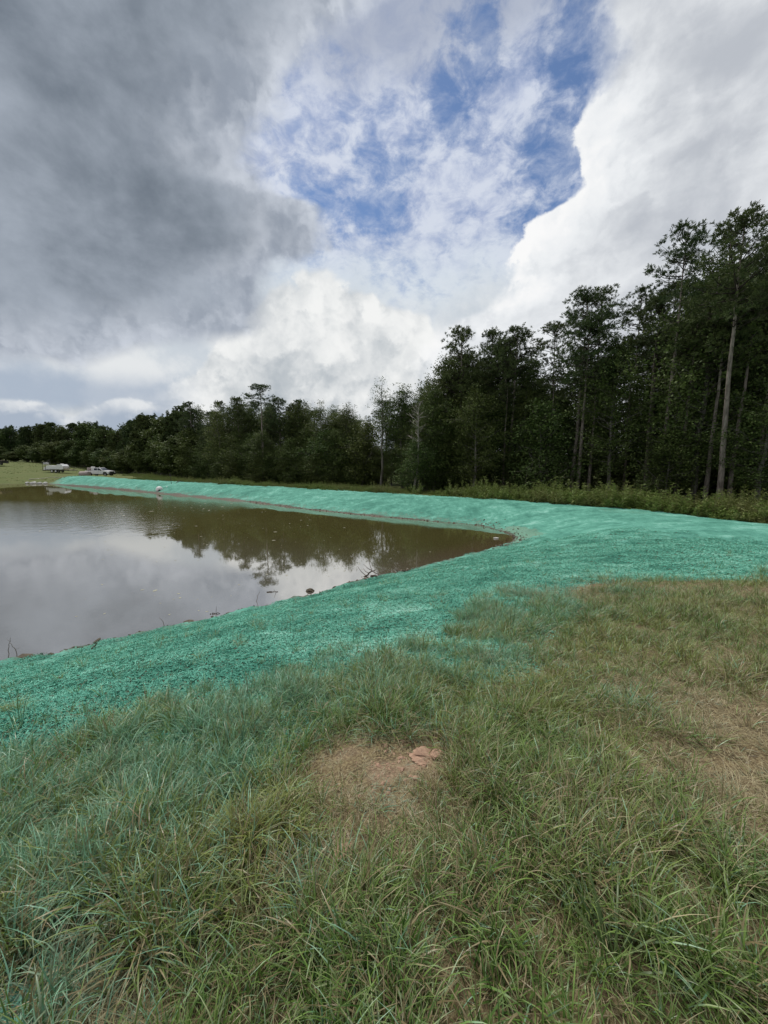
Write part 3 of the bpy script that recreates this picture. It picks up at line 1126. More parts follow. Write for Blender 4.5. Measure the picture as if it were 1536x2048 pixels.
PINE_LEAF = leaf_material('pine_needles', (0.030, 0.054, 0.022), (0.078, 0.115, 0.042), (0.105, 0.135, 0.052), 0.35)
BROAD_LEAF = leaf_material('broad_leaves', (0.036, 0.066, 0.018), (0.095, 0.145, 0.040), (0.150, 0.185, 0.06), 0.5)
LIGHT_LEAF = leaf_material('light_leaves', (0.062, 0.098, 0.024), (0.140, 0.180, 0.050), (0.19, 0.22, 0.08), 0.3)
PINE_BARK = bark_material('pine_bark', (0.085, 0.068, 0.058), (0.30, 0.255, 0.22))
GREY_BARK = bark_material('grey_bark', (0.075, 0.066, 0.056), (0.23, 0.21, 0.185))
DEAD_WOOD = bark_material('bleached_wood', (0.16, 0.145, 0.125), (0.34, 0.315, 0.28))


def unit(v):
    return v / (np.linalg.norm(v, axis=-1, keepdims=True) + 1e-9)


def needles(mb, C, D, g, per=12, L=(0.16, 0.32), W=0.028):
    """tufts of needles at points C, opening towards D"""
    n = len(C)
    c = np.repeat(C, per, 0)
    d = unit(np.repeat(D, per, 0) * 0.75 + g.normal(0, 0.62, (n * per, 3)))
    l = g.uniform(*L, n * per)[:, None]
    s = unit(np.cross(d, g.normal(0, 1, (n * per, 3)))) * W
    c = c + g.normal(0, 0.035, (n * per, 3))
    V = np.stack([c - s * .5, c + s * .5, c + d * l * .72 + s * .8, c + d * l + s * 0.02, c + d * l * .66 - s * .8], 1).reshape(-1, 3)
    o = np.arange(n * per) * 5
    q = np.stack([o, o + 1, o + 2, o + 4], -1)
    t = np.stack([o + 4, o + 2, o + 3], -1)
    b = np.repeat(np.clip(np.repeat(g.random(n), per) * 0.65 + g.random(n * per) * 0.35, 0, 1), 5)
    mb.add(V, q, b)
    mb.F.setdefault(3, []).append(t + mb.n - len(V))


def leaves(mb, C, g, per=9, spread=0.30, size=(0.09, 0.17), droop=0.25):
    """loose sprays of leaves about points C"""
    n = len(C)
    k = n * per
    c = np.repeat(C, per, 0) + g.normal(0, spread, (k, 3)) * (1, 1, 0.6)
    nrm = unit(g.normal(0, 0.75, (k, 3)) + (0, 0, 0.9))
    a = unit(np.cross(nrm, g.normal(0, 1, (k, 3))))
    a[:, 2] -= droop
    a = unit(a)
    s = np.cross(nrm, a)
    l = g.uniform(*size, k)[:, None]
    w = l * g.uniform(0.32, 0.5, k)[:, None]
    V = np.stack([c, c + a * l * .45 + s * w, c + a * l, c + a * l * .45 - s * w], 1).reshape(-1, 3)
    o = np.arange(k) * 4
    b = np.repeat(np.clip(np.repeat(g.random(n), per) * 0.7 + g.random(k) * 0.3, 0, 1), 4)
    mb.add(V, np.stack([o, o + 1, o + 2, o + 3], -1), b)


def trunk_path(h, g, wobble=0.25, k=11, crook=0.0):
    t = np.linspace(0, 1, k)
    x = np.cumsum(g.normal(0, wobble / k, k)) * (t > 0) + crook * np.sin(t * math.pi * 1.6) * h * 0.02
    y = np.cumsum(g.normal(0, wobble / k, k)) * (t > 0)
    return np.c_[x - x[0], y - y[0], t * h]


def pine_meshes(h, crown0, rad, seed, n_br=46, r0=0.24, tufts=1.0, wobble=0.5, sparse=0.0, snags=6, per=14, nl=(0.16, 0.32), nw=0.028):
    g = np.random.default_rng(seed)
    tk, cr = MB(), MB()
    P = trunk_path(h, g, wobble, 13)
    tz = P[:, 2] / h
    tk.tube(np.vstack([P[0] - (0, 0, .5), P]), np.concatenate([[r0 * 1.25], r0 * (1.12 - 0.97 * tz ** 1.15)]), 9)

    def on(z):
        return np.array([np.interp(z, P[:, 2], P[:, 0]), np.interp(z, P[:, 2], P[:, 1]), z])
    for i in range(snags):                                # dead stubs under the crown
        z = h * g.uniform(0.5, 1.0) * crown0
        a = g.uniform(0, 6.28)
        d = np.array([math.cos(a), math.sin(a), g.uniform(-.1, .3)])
        L = g.uniform(0.4, 1.5)
        tk.tube([on(z), on(z) + d * L * .5, on(z) + d * L + (0, 0, -.05)], [0.03, .02, .008], 4, 0.0, cap=False)
    C, D = [], []
    for i in range(n_br):
        u = g.random() ** 0.85
        z = h * (crown0 + (1 - crown0) * u) * 0.995
        prof = (1 - u) ** 0.55 * (0.45 + 0.55 * min(1, u / 0.25 + 0.25))
        L = rad * prof * g.uniform(0.55, 1.15) * (0.6 + 0.4 * min(1, u / 0.3)) + 0.35
        if g.random() < sparse:
            continue
        a = g.uniform(0, 6.28)
        up = g.uniform(0.05, 0.5) + 0.75 * u ** 2
        o = on(z)
        d = unit(np.array([math.cos(a), math.sin(a), up]))
        mid = o + d * L * .55 + (0, 0, -0.06 * L)
        end = o + d * L + (0, 0, 0.10 * L)
        tk.tube([o, mid, end], [0.018 + 0.012 * L, 0.012 + 0.006 * L, 0.006], 4, 0.0, cap=False)
        m = max(3, int(tufts * (4 + 6.0 * L)))
        nc = max(1, int(round(L * 1.5)))
        hubs = []
        for q in range(nc):                               # foliage gathers in clumps at the ends of side shoots
            sq = 1.0 if q == 0 else g.uniform(0.45, 0.95)
            side = g.normal(0, 1, 3) * (0.16 + 0.22 * L) * (1.1 - 0.6 * sq) * (1, 1, 0.4) if q else np.zeros(3)
            base = o + (end - o) * sq + (0, 0, -0.06 * L * math.sin(math.pi * sq))
            hubs.append(base + side + (0, 0, .05))
            if q:
                tk.tube([o + (end - o) * max(.3, sq - .2), hubs[-1]], [0.012, 0.006], 3, 0.0, cap=False)
        for j in range(m):
            hub = hubs[g.integers(nc)]
            tip = hub + g.normal(0, 1, 3) * (0.27, 0.27, 0.15)
            C.append(tip)
            D.append(unit((tip - hub) * 1.5 + d * 0.4 + np.array([0, 0, 0.45])))
    for j in range(int(10 * tufts)):                      # leader
        z = h * g.uniform(0.955, 1.012)
        C.append(on(min(z, h)) + g.normal(0, .13, 3) * (1, 1, .3))
        D.append(np.array([0, 0, 1.0]))
    needles(cr, np.array(C), np.array(D), g, per=per, L=nl, W=nw)
    return tk.mesh('pine_trunk', PINE_BARK), cr.mesh('pine_crown', PINE_LEAF)


def broad_meshes(h, crown0, rad, seed, n_limb=34, r0=0.17, per=11, dens=1.0, bark=None, leaf=None, crook=0.5, shape=0.5, size=(0.10, 0.18), fork=0):
    g = np.random.default_rng(seed)
    tk, cr = MB(), MB()
    P = trunk_path(h * 0.95, g, 0.9, 11, crook)
    tz = P[:, 2] / P[-1, 2]
    tk.tube(np.vstack([P[0] - (0, 0, .4), P]), np.concatenate([[r0 * 1.3], r0 * (1.1 - 1.0 * tz) + 0.012]), 8)

    def on(z):
        return np.array([np.interp(z, P[:, 2], P[:, 0]), np.interp(z, P[:, 2], P[:, 1]), min(z, P[-1, 2])])
    for i in range(fork):                                  # second stem from the base
        a = g.uniform(0, 6.28)
        q = np.array([[0.15 * math.cos(a), 0.15 * math.sin(a), -.3]] + [[(0.2 + 1.7 * t ** .8) * math.cos(a) + g.normal(0, .12), (0.2 + 1.7 * t ** .8) * math.sin(a) + g.normal(0, .12), h * 0.78 * t] for t in np.linspace(.05, 1, 8)])
        tk.tube(q, np.linspace(r0 * .8, .02, len(q)), 7)
    C = []
    for i in range(n_limb):
        u = (i + g.random()) / n_limb
        z = h * (crown0 + (0.94 - crown0) * u)
        prof = (math.sin(math.pi * (0.12 + 0.83 * u) ** (0.62 + shape * 0.6))) ** 0.8 * g.uniform(0.55, 1.12)
        L = max(0.5, rad * prof)
        a = g.uniform(0, 6.28)
        up = g.uniform(0.1, 0.65) + 0.5 * u
        d = unit(np.array([math.cos(a), math.sin(a), up]))
        o = on(z * 0.97)
        pts = [o]
        for s in (0.33, 0.66, 1.0):
            pts.append(o + d * L * s + g.normal(0, 0.06 * L, 3) + (0, 0, 0.05 * L * s))
        tk.tube(pts, [0.012 + 0.014 * L, 0.01 + .008 * L, 0.008 + .004 * L, 0.006], 4, cap=False)
        m = max(4, int(dens * (5 + 7.5 * L)))
        for j in range(m):
            s = g.uniform(0.30, 1.05)
            base = np.array([np.interp(s, (0, .33, .66, 1.0), [q[c] for q in pts]) for c in range(3)])
            tip = base + g.normal(0, 1, 3) * (0.22 + 0.17 * L) * (1, 1, 0.7)
            C.append(tip)
            if j % 3 == 0:
                tk.tube([base, tip], [0.009, 0.004], 3, cap=False)
    for j in range(int(12 * dens)):
        C.append(on(h) + g.normal(0, .4, 3) * (1, 1, .6) + (0, 0, h * 0.03))
    leaves(cr, np.array(C), g, per=per, size=size, spread=0.27)
    return tk.mesh('broadleaf_trunk', bark or GREY_BARK), cr.mesh('broadleaf_crown', leaf or BROAD_LEAF)


def unit_height(fn, h, *a, **k):
    return (h,) + fn(h, *a, **k)


PINES = {
    'far': [unit_height(pine_meshes, 12, 0.12, 2.9, 95 + i, n_br=78, r0=0.2, tufts=0.8, nl=(0.3, 0.5), nw=0.07) for i in range(2)],
    'tall': [unit_height(pine_meshes, 23, 0.62, 4.1, 11 + i, n_br=64, r0=0.20) for i in range(3)],
    'thin': [unit_height(pine_meshes, 23, 0.76, 2.8, 21 + i, n_br=38, r0=0.17, sparse=0.1, tufts=0.9) for i in range(2)],
    'full': [unit_height(pine_meshes, 18, 0.36, 3.6, 31 + i, n_br=84, r0=0.22, tufts=1.0) for i in range(3)],
}
BROADS = {
    'far': [unit_height(broad_meshes, 12, 0.05, 3.6, 91 + i, n_limb=46, dens=1.2, size=(0.22, 0.42)) for i in range(2)],
    'tall': [unit_height(broad_meshes, 16, 0.18, 3.4, 41 + i, n_limb=60, dens=1.2, size=(0.11, 0.22)) for i in range(3)],
    'airy': [unit_height(broad_meshes, 15, 0.35, 2.0, 51 + i, n_limb=30, dens=0.6, per=8) for i in range(2)],
    'low': [unit_height(broad_meshes, 8, 0.03, 2.8, 61 + i, n_limb=46, dens=1.25, size=(0.11, 0.21), r0=0.09, shape=0.2) for i in range(3)],
    'light': [unit_height(broad_meshes, 13, 0.12, 2.7, 71 + i, n_limb=46, leaf=LIGHT_LEAF) for i in range(1)],
    'forked': [unit_height(broad_meshes, 13, 0.38, 2.6, 81, n_limb=40, r0=0.13, bark=DEAD_WOOD, crook=1.6, fork=1)],
}


def ground_z(x, y):
    return float(height([(x, y)])[0])


def plant_tree(name, proto, x, y, h, rz, label, group=None, lean=(0, 0), wide=1.0, cat='tree'):
    h0, tm, cm = proto
    root = empty(name, (x, y, ground_z(x, y) - 0.05))
    root.rotation_euler = (lean[0], lean[1], rz)
    k = h / h0
    wide *= max(1.0, k ** -0.62)
    root.scale = (k * wide, k * wide, k)
    tag(root, label, cat, group)
    link(bpy.data.objects.new('trunk', tm), root)
    link(bpy.data.objects.new('crown', cm), root)
    return root

# position (x, y), height, label of the trees one can tell apart
HEROES = [
    ('pine_tree', PINES['tall'][0], 26.27, 30.0, 20.81, 'tall pine with long pale bare trunk, standing nearest at the right of the wood'),
    ('pine_tree', PINES['thin'][0], 25.26, 35.0, 22.77, 'slender pine whose small tufted top rises alone above the right of the wood'),
    ('broadleaf_tree', BROADS['tall'][0], 27.24, 34.0, 20.25, 'tall yellowish green broadleaf tree with a crooked thin trunk between two tall pines'),
    ('pine_tree', PINES['tall'][1], 19.90, 41.0, 20.47, 'flat topped pine with grey trunk and one branch reaching left over its neighbours'),
    ('pine_tree', PINES['thin'][1], 23.92, 45.0, 22.11, 'thin pine close behind the flat topped pine, its crown merging with it'),
    ('pine_tree', PINES['thin'][0], 30.02, 48.0, 23.16, 'pine with a rounded open crown alone against the cloud between taller groups'),
    ('pine_tree', PINES['full'][0], 9.44, 49.0, 19.46, 'dense dark pine with a broad domed crown at the left shoulder of the tall wood'),
    ('pine_tree', PINES['tall'][2], 14.77, 46.0, 18.69, 'pine with thin pale lower trunk right of the domed dark pine'),
    ('pine_tree', PINES['full'][1], 13.62, 52.0, 19.89, 'dark pine squeezed between the domed pine and the pale trunked pine'),
    ('pine_tree', PINES['thin'][1], -20.05, 64.0, 15.87, 'lone straight pine whose tip stands above the middle treeline'),
    ('broadleaf_tree', BROADS['airy'][0], -0.42, 54.0, 15.41, 'airy tall broadleaf tree beside the gap of sky in the treeline'),
    ('broadleaf_tree', BROADS['forked'][0], -10.19, 62.0, 13.21, 'broadleaf tree with two pale curving stems from one base'),
    ('broadleaf_tree', BROADS['tall'][1], -5.81, 62.0, 12.80, 'olive green broadleaf tree with feathery top just left of the sky gap'),
    ('broadleaf_tree', BROADS['low'][1], -3.43, 58.0, 10.13, 'short dark tree closing the treeline just left of the sky gap'),
    ('broadleaf_tree', BROADS['far'][0], -1.31, 64.0, 6.26, 'low broad tree at the bottom of the sky gap'),
    ('broadleaf_tree', BROADS['light'][0], -30.60, 72.0, 13.89, 'yellow green rounded tree at the front of the middle treeline'),
    ('pine_tree', PINES['full'][2], 32.74, 34.0, 22.36, 'dark heavy pine cut by the right edge of the picture'),
    ('broadleaf_tree', BROADS['tall'][2], 22.30, 38.0, 16.16, 'big dark broadleaf tree leafy to the ground left of the slender pine'),
    ('broadleaf_tree', BROADS['low'][0], 16.69, 41.0, 10.32, 'dark leafy young tree at the wood edge left of the grey trunked pine'),
    ('broadleaf_tree', BROADS['low'][1], 24.89, 34.0, 6.59, 'young broadleaf tree with pale green leaves among bare trunks at the right'),
    ('broadleaf_tree', BROADS['tall'][0], 28.19, 29.0, 11.20, 'broadleaf tree with hanging olive leaves at the right edge'),
    ('broadleaf_tree', BROADS['tall'][1], 10.17, 44.0, 12.37, 'olive broadleaf tree standing below the domed pine'),
    ('broadleaf_tree', BROADS['tall'][2], 6.29, 49.0, 13.33, 'broad dark tree just right of the dead snag'),
    ('broadleaf_tree', BROADS['tall'][0], 2.57, 54.0, 14.24, 'dark rounded broadleaf tree right of the airy tree'),
    ('broadleaf_tree', BROADS['low'][2], 4.25, 46.0, 6.39, 'low bright green sapling around the foot of the dead snag'),
    ('pine_tree', PINES['full'][0], -17.72, 67.0, 14.14, 'dark pine right of the lone straight pine in the middle treeline'),
    ('pine_tree', PINES['full'][1], -26.07, 70.0, 14.52, 'dark pine left of the lone straight pine in the middle treeline'),
    ('broadleaf_tree', BROADS['tall'][1], -14.24, 66.0, 13.52, 'dark green broadleaf tree behind the one with pale stems'),
    ('pine_tree', PINES['full'][2], -40.33, 82.0, 15.33, 'dark rounded pine behind the yellow green tree'),
    ('broadleaf_tree', BROADS['far'][1], -91.80, 122.0, 13.68, 'broad round crowned tree rising over the far treeline behind the tank trailer'),
    ('pine_tree', PINES['far'][1], -59.90, 98.0, 13.98, 'pointed dark pine beyond the front of the white pickup'),
    ('pine_tree', PINES['thin'][1], 21.32, 50.0, 20.50, 'open crowned pine left behind the grey trunked pine'),
    ('pine_tree', PINES['tall'][0], 31.36, 37.0, 23.62, 'dark pine close behind the nearest tall pine'),
    ('pine_tree', PINES['tall'][1], 27.33, 40.0, 19.49, 'dark pine left behind the slender pine'),
]
FILL = [
    ('far', BROADS['far'], 1, -146.96, 137.2, 9.18),
    ('far', PINES['far'], 0, -143.81, 137.3, 10.09),
    ('far', BROADS['far'], 1, -135.79, 134.0, 10.35),
    ('far', BROADS['far'], 2, -134.70, 135.4, 9.72),
    ('far', BROADS['far'], 0, -131.06, 134.6, 9.98),
    ('far', PINES['far'], 0, -129.09, 135.2, 11.16),
    ('far', PINES['far'], 2, -120.35, 131.3, 10.98),
    ('far', PINES['far'], 0, -119.21, 131.4, 11.31),
    ('far', PINES['far'], 1, -114.23, 130.8, 11.96),
    ('far', PINES['far'], 0, -110.30, 128.9, 10.87),
    ('far', PINES['far'], 2, -104.41, 126.8, 10.88),
    ('far', PINES['far'], 0, -102.02, 126.5, 10.37),
    ('far', PINES['far'], 0, -95.53, 123.1, 11.76),
    ('far', PINES['far'], 0, -91.73, 121.5, 11.64),
    ('far', BROADS['far'], 0, -87.31, 119.0, 11.85),
    ('far', PINES['far'], 1, -84.68, 118.2, 11.29),
    ('far', PINES['far'], 0, -75.15, 110.4, 11.12),
    ('far', PINES['far'], 2, -71.55, 109.0, 11.81),
    ('far', PINES['far'], 1, -67.97, 106.9, 13.60),
    ('far', PINES['far'], 2, -63.76, 102.2, 13.40),
    ('far', PINES['far'], 2, -59.54, 99.3, 13.18),
    ('far', BROADS['far'], 1, -53.69, 95.5, 13.66),
    ('far', PINES['far'], 1, -48.43, 89.2, 12.80),
    ('far', PINES['far'], 1, -46.40, 89.0, 13.86),
    ('far', PINES['far'], 0, -150.80, 143.7, 11.15),
    ('far', PINES['far'], 1, -148.42, 144.8, 10.83),
    ('far', PINES['far'], 2, -144.90, 143.8, 12.03),
    ('far', PINES['far'], 1, -137.62, 141.1, 10.77),
    ('far', PINES['far'], 0, -132.67, 139.6, 11.79),
    ('far', BROADS['far'], 2, -130.89, 142.1, 12.13),
    ('far', PINES['far'], 2, -124.18, 139.8, 11.95),
    ('far', BROADS['far'], 1, -116.32, 134.5, 12.35),
    ('far', PINES['far'], 1, -115.41, 135.9, 12.88),
    ('far', BROADS['far'], 1, -107.13, 131.0, 12.23),
    ('far', PINES['far'], 1, -102.21, 129.4, 12.65),
    ('far', PINES['far'], 0, -101.89, 132.4, 13.13),
    ('far', PINES['far'], 0, -92.39, 125.8, 13.42),
    ('far', PINES['far'], 2, -88.84, 123.5, 12.49),
    ('far', PINES['far'], 2, -84.89, 121.7, 12.33),
    ('far', PINES['far'], 2, -74.74, 113.9, 12.93),
    ('far', BROADS['far'], 2, -74.98, 115.8, 14.06),
    ('far', PINES['far'], 0, -66.35, 109.5, 15.37),
    ('far', PINES['far'], 2, -64.39, 109.2, 15.20),
    ('far', PINES['far'], 0, -57.03, 101.1, 13.99),
    ('far', PINES['far'], 2, -54.28, 100.7, 14.93),
    ('far', PINES['far'], 2, -47.04, 92.1, 15.50),
    ('farlow', BROADS['far'], 1, -141.20, 134.3, 5.98),
    ('farlow', BROADS['far'], 1, -135.71, 132.2, 3.75),
    ('farlow', BROADS['far'], 1, -132.54, 131.7, 3.37),
    ('farlow', BROADS['far'], 1, -128.21, 130.0, 4.98),
    ('farlow', BROADS['far'], 1, -123.82, 128.6, 3.33),
    ('farlow', BROADS['far'], 1, -121.52, 127.8, 3.18),
    ('farlow', BROADS['far'], 0, -116.36, 126.5, 5.41),
    ('farlow', BROADS['far'], 1, -110.86, 123.6, 3.76),
    ('farlow', BROADS['far'], 2, -109.10, 125.0, 6.88),
    ('farlow', BROADS['far'], 0, -103.97, 122.2, 6.61),
    ('farlow', BROADS['far'], 1, -102.26, 122.2, 7.07),
    ('farlow', BROADS['far'], 1, -98.20, 121.1, 7.60),
    ('farlow', BROADS['far'], 1, -93.64, 119.0, 6.26),
    ('farlow', BROADS['far'], 1, -92.47, 119.6, 7.55),
    ('farlow', BROADS['far'], 1, -86.26, 115.4, 6.70),
    ('farlow', BROADS['far'], 2, -80.34, 111.5, 6.30),
    ('farlow', BROADS['far'], 1, -75.88, 108.6, 6.96),
    ('farlow', BROADS['far'], 2, -72.35, 106.5, 6.36),
    ('farlow', BROADS['far'], 2, -68.04, 103.3, 6.44),
    ('farlow', BROADS['far'], 1, -64.03, 100.6, 8.30),
    ('farlow', BROADS['far'], 1, -61.44, 99.3, 9.39),
    ('farlow', BROADS['far'], 0, -58.47, 96.9, 7.09),
    ('farlow', BROADS['far'], 1, -52.80, 91.3, 9.42),
    ('farlow', BROADS['far'], 1, -49.20, 89.0, 9.56),
    ('farlow', BROADS['far'], 2, -43.90, 83.6, 8.94),
    ('farlow', BROADS['far'], 2, -40.33, 80.2, 10.22),
    ('mid', PINES['full'], 2, -40.92, 84.2, 14.25),
    ('mid', PINES['full'], 0, -34.59, 78.0, 13.03),
    ('mid', PINES['full'], 2, -32.68, 76.4, 12.69),
    ('mid', PINES['full'], 2, -28.58, 74.4, 13.81),
    ('mid', BROADS['tall'], 2, -24.39, 70.8, 13.96),
    ('mid', BROADS['tall'], 1, -22.65, 71.6, 12.70),
    ('mid', BROADS['tall'], 0, -19.36, 70.1, 13.82),
    ('mid', PINES['full'], 2, -15.77, 66.9, 12.68),
    ('mid', PINES['full'], 0, -14.64, 66.6, 13.13),
    ('mid', PINES['full'], 0, -12.07, 67.1, 12.08),
    ('mid', BROADS['tall'], 0, -8.66, 64.6, 11.59),
    ('mid', BROADS['tall'], 2, -6.71, 63.9, 12.10),
    ('mid', BROADS['tall'], 1, -4.86, 66.4, 11.11),
    ('midlow', BROADS['low'], 1, -38.49, 78.8, 6.51),
    ('midlow', BROADS['low'], 0, -35.88, 76.7, 7.12),
    ('midlow', BROADS['low'], 2, -32.30, 73.4, 8.40),
    ('midlow', BROADS['low'], 0, -29.11, 71.8, 7.20),
    ('midlow', BROADS['low'], 1, -26.07, 68.1, 9.01),
    ('midlow', BROADS['low'], 2, -23.11, 66.6, 8.56),
    ('midlow', BROADS['tall'], 2, -20.20, 64.2, 9.06),
    ('midlow', BROADS['tall'], 2, -19.14, 64.7, 7.38),
    ('midlow', BROADS['low'], 1, -18.18, 65.8, 6.47),
    ('midlow', BROADS['low'], 0, -15.11, 62.8, 7.63),
    ('midlow', BROADS['low'], 2, -13.52, 63.9, 7.90),
    ('midlow', BROADS['low'], 0, -12.07, 63.3, 9.03),
    ('midlow', BROADS['low'], 0, -9.24, 60.7, 8.76),
    ('midlow', BROADS['low'], 2, -7.29, 59.3, 8.61),
    ('midlow', BROADS['low'], 2, -5.70, 59.8, 8.01),
    ('midlow', BROADS['low'], 1, -4.05, 60.1, 4.89),
    ('midlow', BROADS['low'], 1, -36.53, 77.0, 5.05),
    ('midlow', BROADS['low'], 0, -33.88, 74.7, 3.44),
    ('midlow', BROADS['low'], 1, -29.42, 69.7, 4.36),
    ('midlow', BROADS['low'], 0, -27.43, 68.4, 3.51),
    ('midlow', BROADS['low'], 1, -25.19, 66.8, 4.21),
    ('midlow', BROADS['low'], 1, -22.92, 66.5, 3.64),
    ('midlow', BROADS['low'], 2, -20.17, 63.3, 4.42),
    ('midlow', BROADS['low'], 1, -18.23, 63.4, 4.14),
    ('midlow', BROADS['low'], 2, -15.41, 61.7, 4.38),
    ('midlow', BROADS['low'], 0, -14.41, 61.0, 5.59),
    ('midlow', BROADS['low'], 1, -11.70, 60.5, 4.64),
    ('midlow', BROADS['low'], 1, -10.48, 59.4, 5.29),
    ('midlow', BROADS['low'], 0, -7.98, 59.1, 4.56),
    ('midlow', BROADS['low'], 0, -6.45, 59.3, 4.43),
    ('midlow', BROADS['low'], 1, -4.95, 58.2, 3.60),
    ('midlow', BROADS['low'], 1, -3.23, 60.6, 7.52),
    ('midlow', BROADS['low'], 1, -1.90, 60.0, 4.48),
    ('midlow', BROADS['low'], 1, -1.04, 58.5, 5.89),
    ('mid', BROADS['tall'], 0, -44.01, 92.7, 16.47),
    ('mid', PINES['full'], 1, -33.22, 80.7, 15.10),
    ('mid', BROADS['tall'], 0, -29.89, 81.4, 15.96),
    ('mid', PINES['full'], 0, -24.72, 77.2, 14.76),
    ('mid', BROADS['tall'], 1, -22.96, 79.8, 15.30),
    ('mid', PINES['full'], 1, -16.80, 76.6, 14.78),
    ('mid', BROADS['tall'], 2, -14.85, 74.9, 14.58),
    ('mid', BROADS['tall'], 2, -9.47, 74.8, 13.95),
    ('mid', BROADS['tall'], 0, -5.42, 71.5, 11.67),
    ('right', PINES['tall'], 1, 0.34, 59.7, 12.68),
    ('right', PINES['full'], 2, 2.73, 57.0, 11.75),
    ('right', BROADS['tall'], 2, 5.20, 53.0, 13.94),
    ('right', BROADS['tall'], 0, 7.66, 50.4, 17.34),
    ('right', PINES['full'], 2, 9.30, 52.3, 17.00),
    ('right', PINES['full'], 1, 10.85, 50.5, 16.69),
    ('right', BROADS['tall'], 0, 13.69, 51.6, 16.88),
    ('right', PINES['tall'], 1, 15.21, 48.7, 18.11),
    ('right', BROADS['tall'], 0, 17.50, 50.5, 17.41),
    ('right', BROADS['tall'], 2, 19.31, 48.0, 13.35),
    ('right', PINES['full'], 0, 20.14, 46.4, 12.12),
    ('right', PINES['full'], 2, 22.44, 44.9, 16.05),
    ('right', BROADS['tall'], 2, 26.17, 48.7, 11.92),
    ('right', PINES['tall'], 0, 26.63, 46.9, 15.68),
    ('right', PINES['full'], 1, 28.17, 44.0, 11.85),
    ('right', BROADS['tall'], 1, 30.12, 44.0, 11.59),
    ('right', BROADS['tall'], 1, 31.67, 43.2, 16.03),
    ('right', BROADS['tall'], 1, 31.77, 41.5, 18.39),
    ('right', BROADS['tall'], 0, 31.61, 38.6, 18.55),
    ('right', PINES['tall'], 2, 35.07, 40.3, 17.44),
    ('right', BROADS['tall'], 1, 32.67, 35.9, 15.86),
    ('right', PINES['tall'], 0, 34.33, 35.8, 16.39),
    ('right', BROADS['tall'], 1, 38.93, 38.4, 18.15),
    ('right', PINES['tall'], 0, 38.66, 37.3, 19.65),
    ('rightlow', BROADS['tall'], 0, 0.93, 54.6, 5.76),
    ('rightlow', BROADS['tall'], 2, 2.71, 53.2, 3.35),
    ('rightlow', BROADS['tall'], 1, 5.16, 49.7, 9.92),
    ('rightlow', BROADS['low'], 2, 7.65, 50.4, 11.63),
    ('rightlow', BROADS['tall'], 1, 9.79, 49.5, 13.11),
    ('rightlow', BROADS['tall'], 1, 10.71, 48.6, 13.90),
    ('rightlow', BROADS['tall'], 0, 12.54, 47.9, 13.13),
    ('rightlow', BROADS['tall'], 0, 14.72, 47.4, 11.72),
    ('rightlow', BROADS['tall'], 1, 16.29, 46.0, 12.66),
    ('rightlow', BROADS['low'], 2, 19.66, 47.5, 6.40),
    ('rightlow', BROADS['low'], 1, 20.70, 46.2, 10.98),
    ('rightlow', BROADS['tall'], 0, 24.68, 46.4, 13.88),
    ('rightlow', BROADS['tall'], 0, 27.00, 46.5, 7.97),
    ('rightlow', BROADS['tall'], 1, 28.16, 41.7, 12.50),
    ('rightlow', BROADS['tall'], 0, 31.35, 43.0, 13.48),
    ('rightlow', BROADS['tall'], 0, 29.82, 37.8, 11.89),
    ('rightlow', BROADS['tall'], 2, 31.05, 37.4, 12.75),
    ('rightlow', BROADS['low'], 0, 35.60, 39.7, 14.15),
    ('rightlow', BROADS['low'], 0, 34.25, 35.9, 15.50),
    ('rightlow', BROADS['tall'], 0, 36.72, 35.9, 13.06),
    ('right', BROADS['tall'], 1, 3.02, 64.0, 10.07),
    ('right', BROADS['tall'], 1, 5.22, 59.5, 13.42),
    ('right', BROADS['tall'], 0, 6.86, 59.4, 15.70),
    ('right', PINES['tall'], 1, 9.71, 62.5, 16.13),
    ('right', PINES['tall'], 0, 13.06, 62.6, 19.83),
    ('right', BROADS['tall'], 2, 15.18, 62.1, 17.40),
    ('right', PINES['tall'], 1, 16.08, 58.6, 20.07),
    ('right', BROADS['tall'], 0, 17.88, 54.7, 19.07),
    ('right', BROADS['tall'], 2, 20.55, 57.9, 16.63),
    ('right', PINES['thin'], 1, 23.02, 56.7, 14.21),
    ('right', PINES['tall'], 0, 22.38, 51.5, 14.56),
    ('right', PINES['tall'], 0, 27.12, 54.7, 17.52),
    ('right', PINES['thin'], 2, 27.07, 50.1, 16.13),
    ('right', PINES['thin'], 1, 29.60, 50.6, 17.86),
    ('right', PINES['full'], 1, 34.83, 54.4, 19.37),
    ('right', PINES['tall'], 2, 36.97, 52.7, 19.20),
    ('right', PINES['full'], 2, 32.75, 43.7, 20.30),
    ('right', PINES['full'], 1, 37.94, 48.0, 24.14),
    ('right', PINES['thin'], 1, 41.32, 49.1, 26.15),
    ('right', PINES['tall'], 1, 39.61, 43.8, 22.63),
    ('right', PINES['thin'], 2, 40.01, 43.0, 20.06),
    ('right', PINES['thin'], 2, 44.73, 45.3, 21.12),
    ('right', PINES['tall'], 0, 42.26, 41.1, 18.87),
    ('rightlow', BROADS['low'], 2, 5.52, 50.0, 4.16),
    ('rightlow', BROADS['low'], 2, 7.96, 48.9, 4.46),
    ('rightlow', BROADS['low'], 2, 9.56, 48.6, 7.60),
    ('rightlow', BROADS['low'], 0, 11.91, 46.3, 5.08),
    ('rightlow', BROADS['low'], 0, 13.90, 47.1, 4.97),
    ('rightlow', BROADS['low'], 2, 15.71, 45.1, 4.96),
    ('rightlow', BROADS['low'], 0, 22.52, 42.9, 4.90),
    ('rightlow', BROADS['low'], 0, 24.81, 43.0, 4.66),
    ('rightlow', BROADS['low'], 1, 27.23, 42.8, 4.59),
    ('rightlow', BROADS['low'], 2, 29.30, 38.9, 4.64),
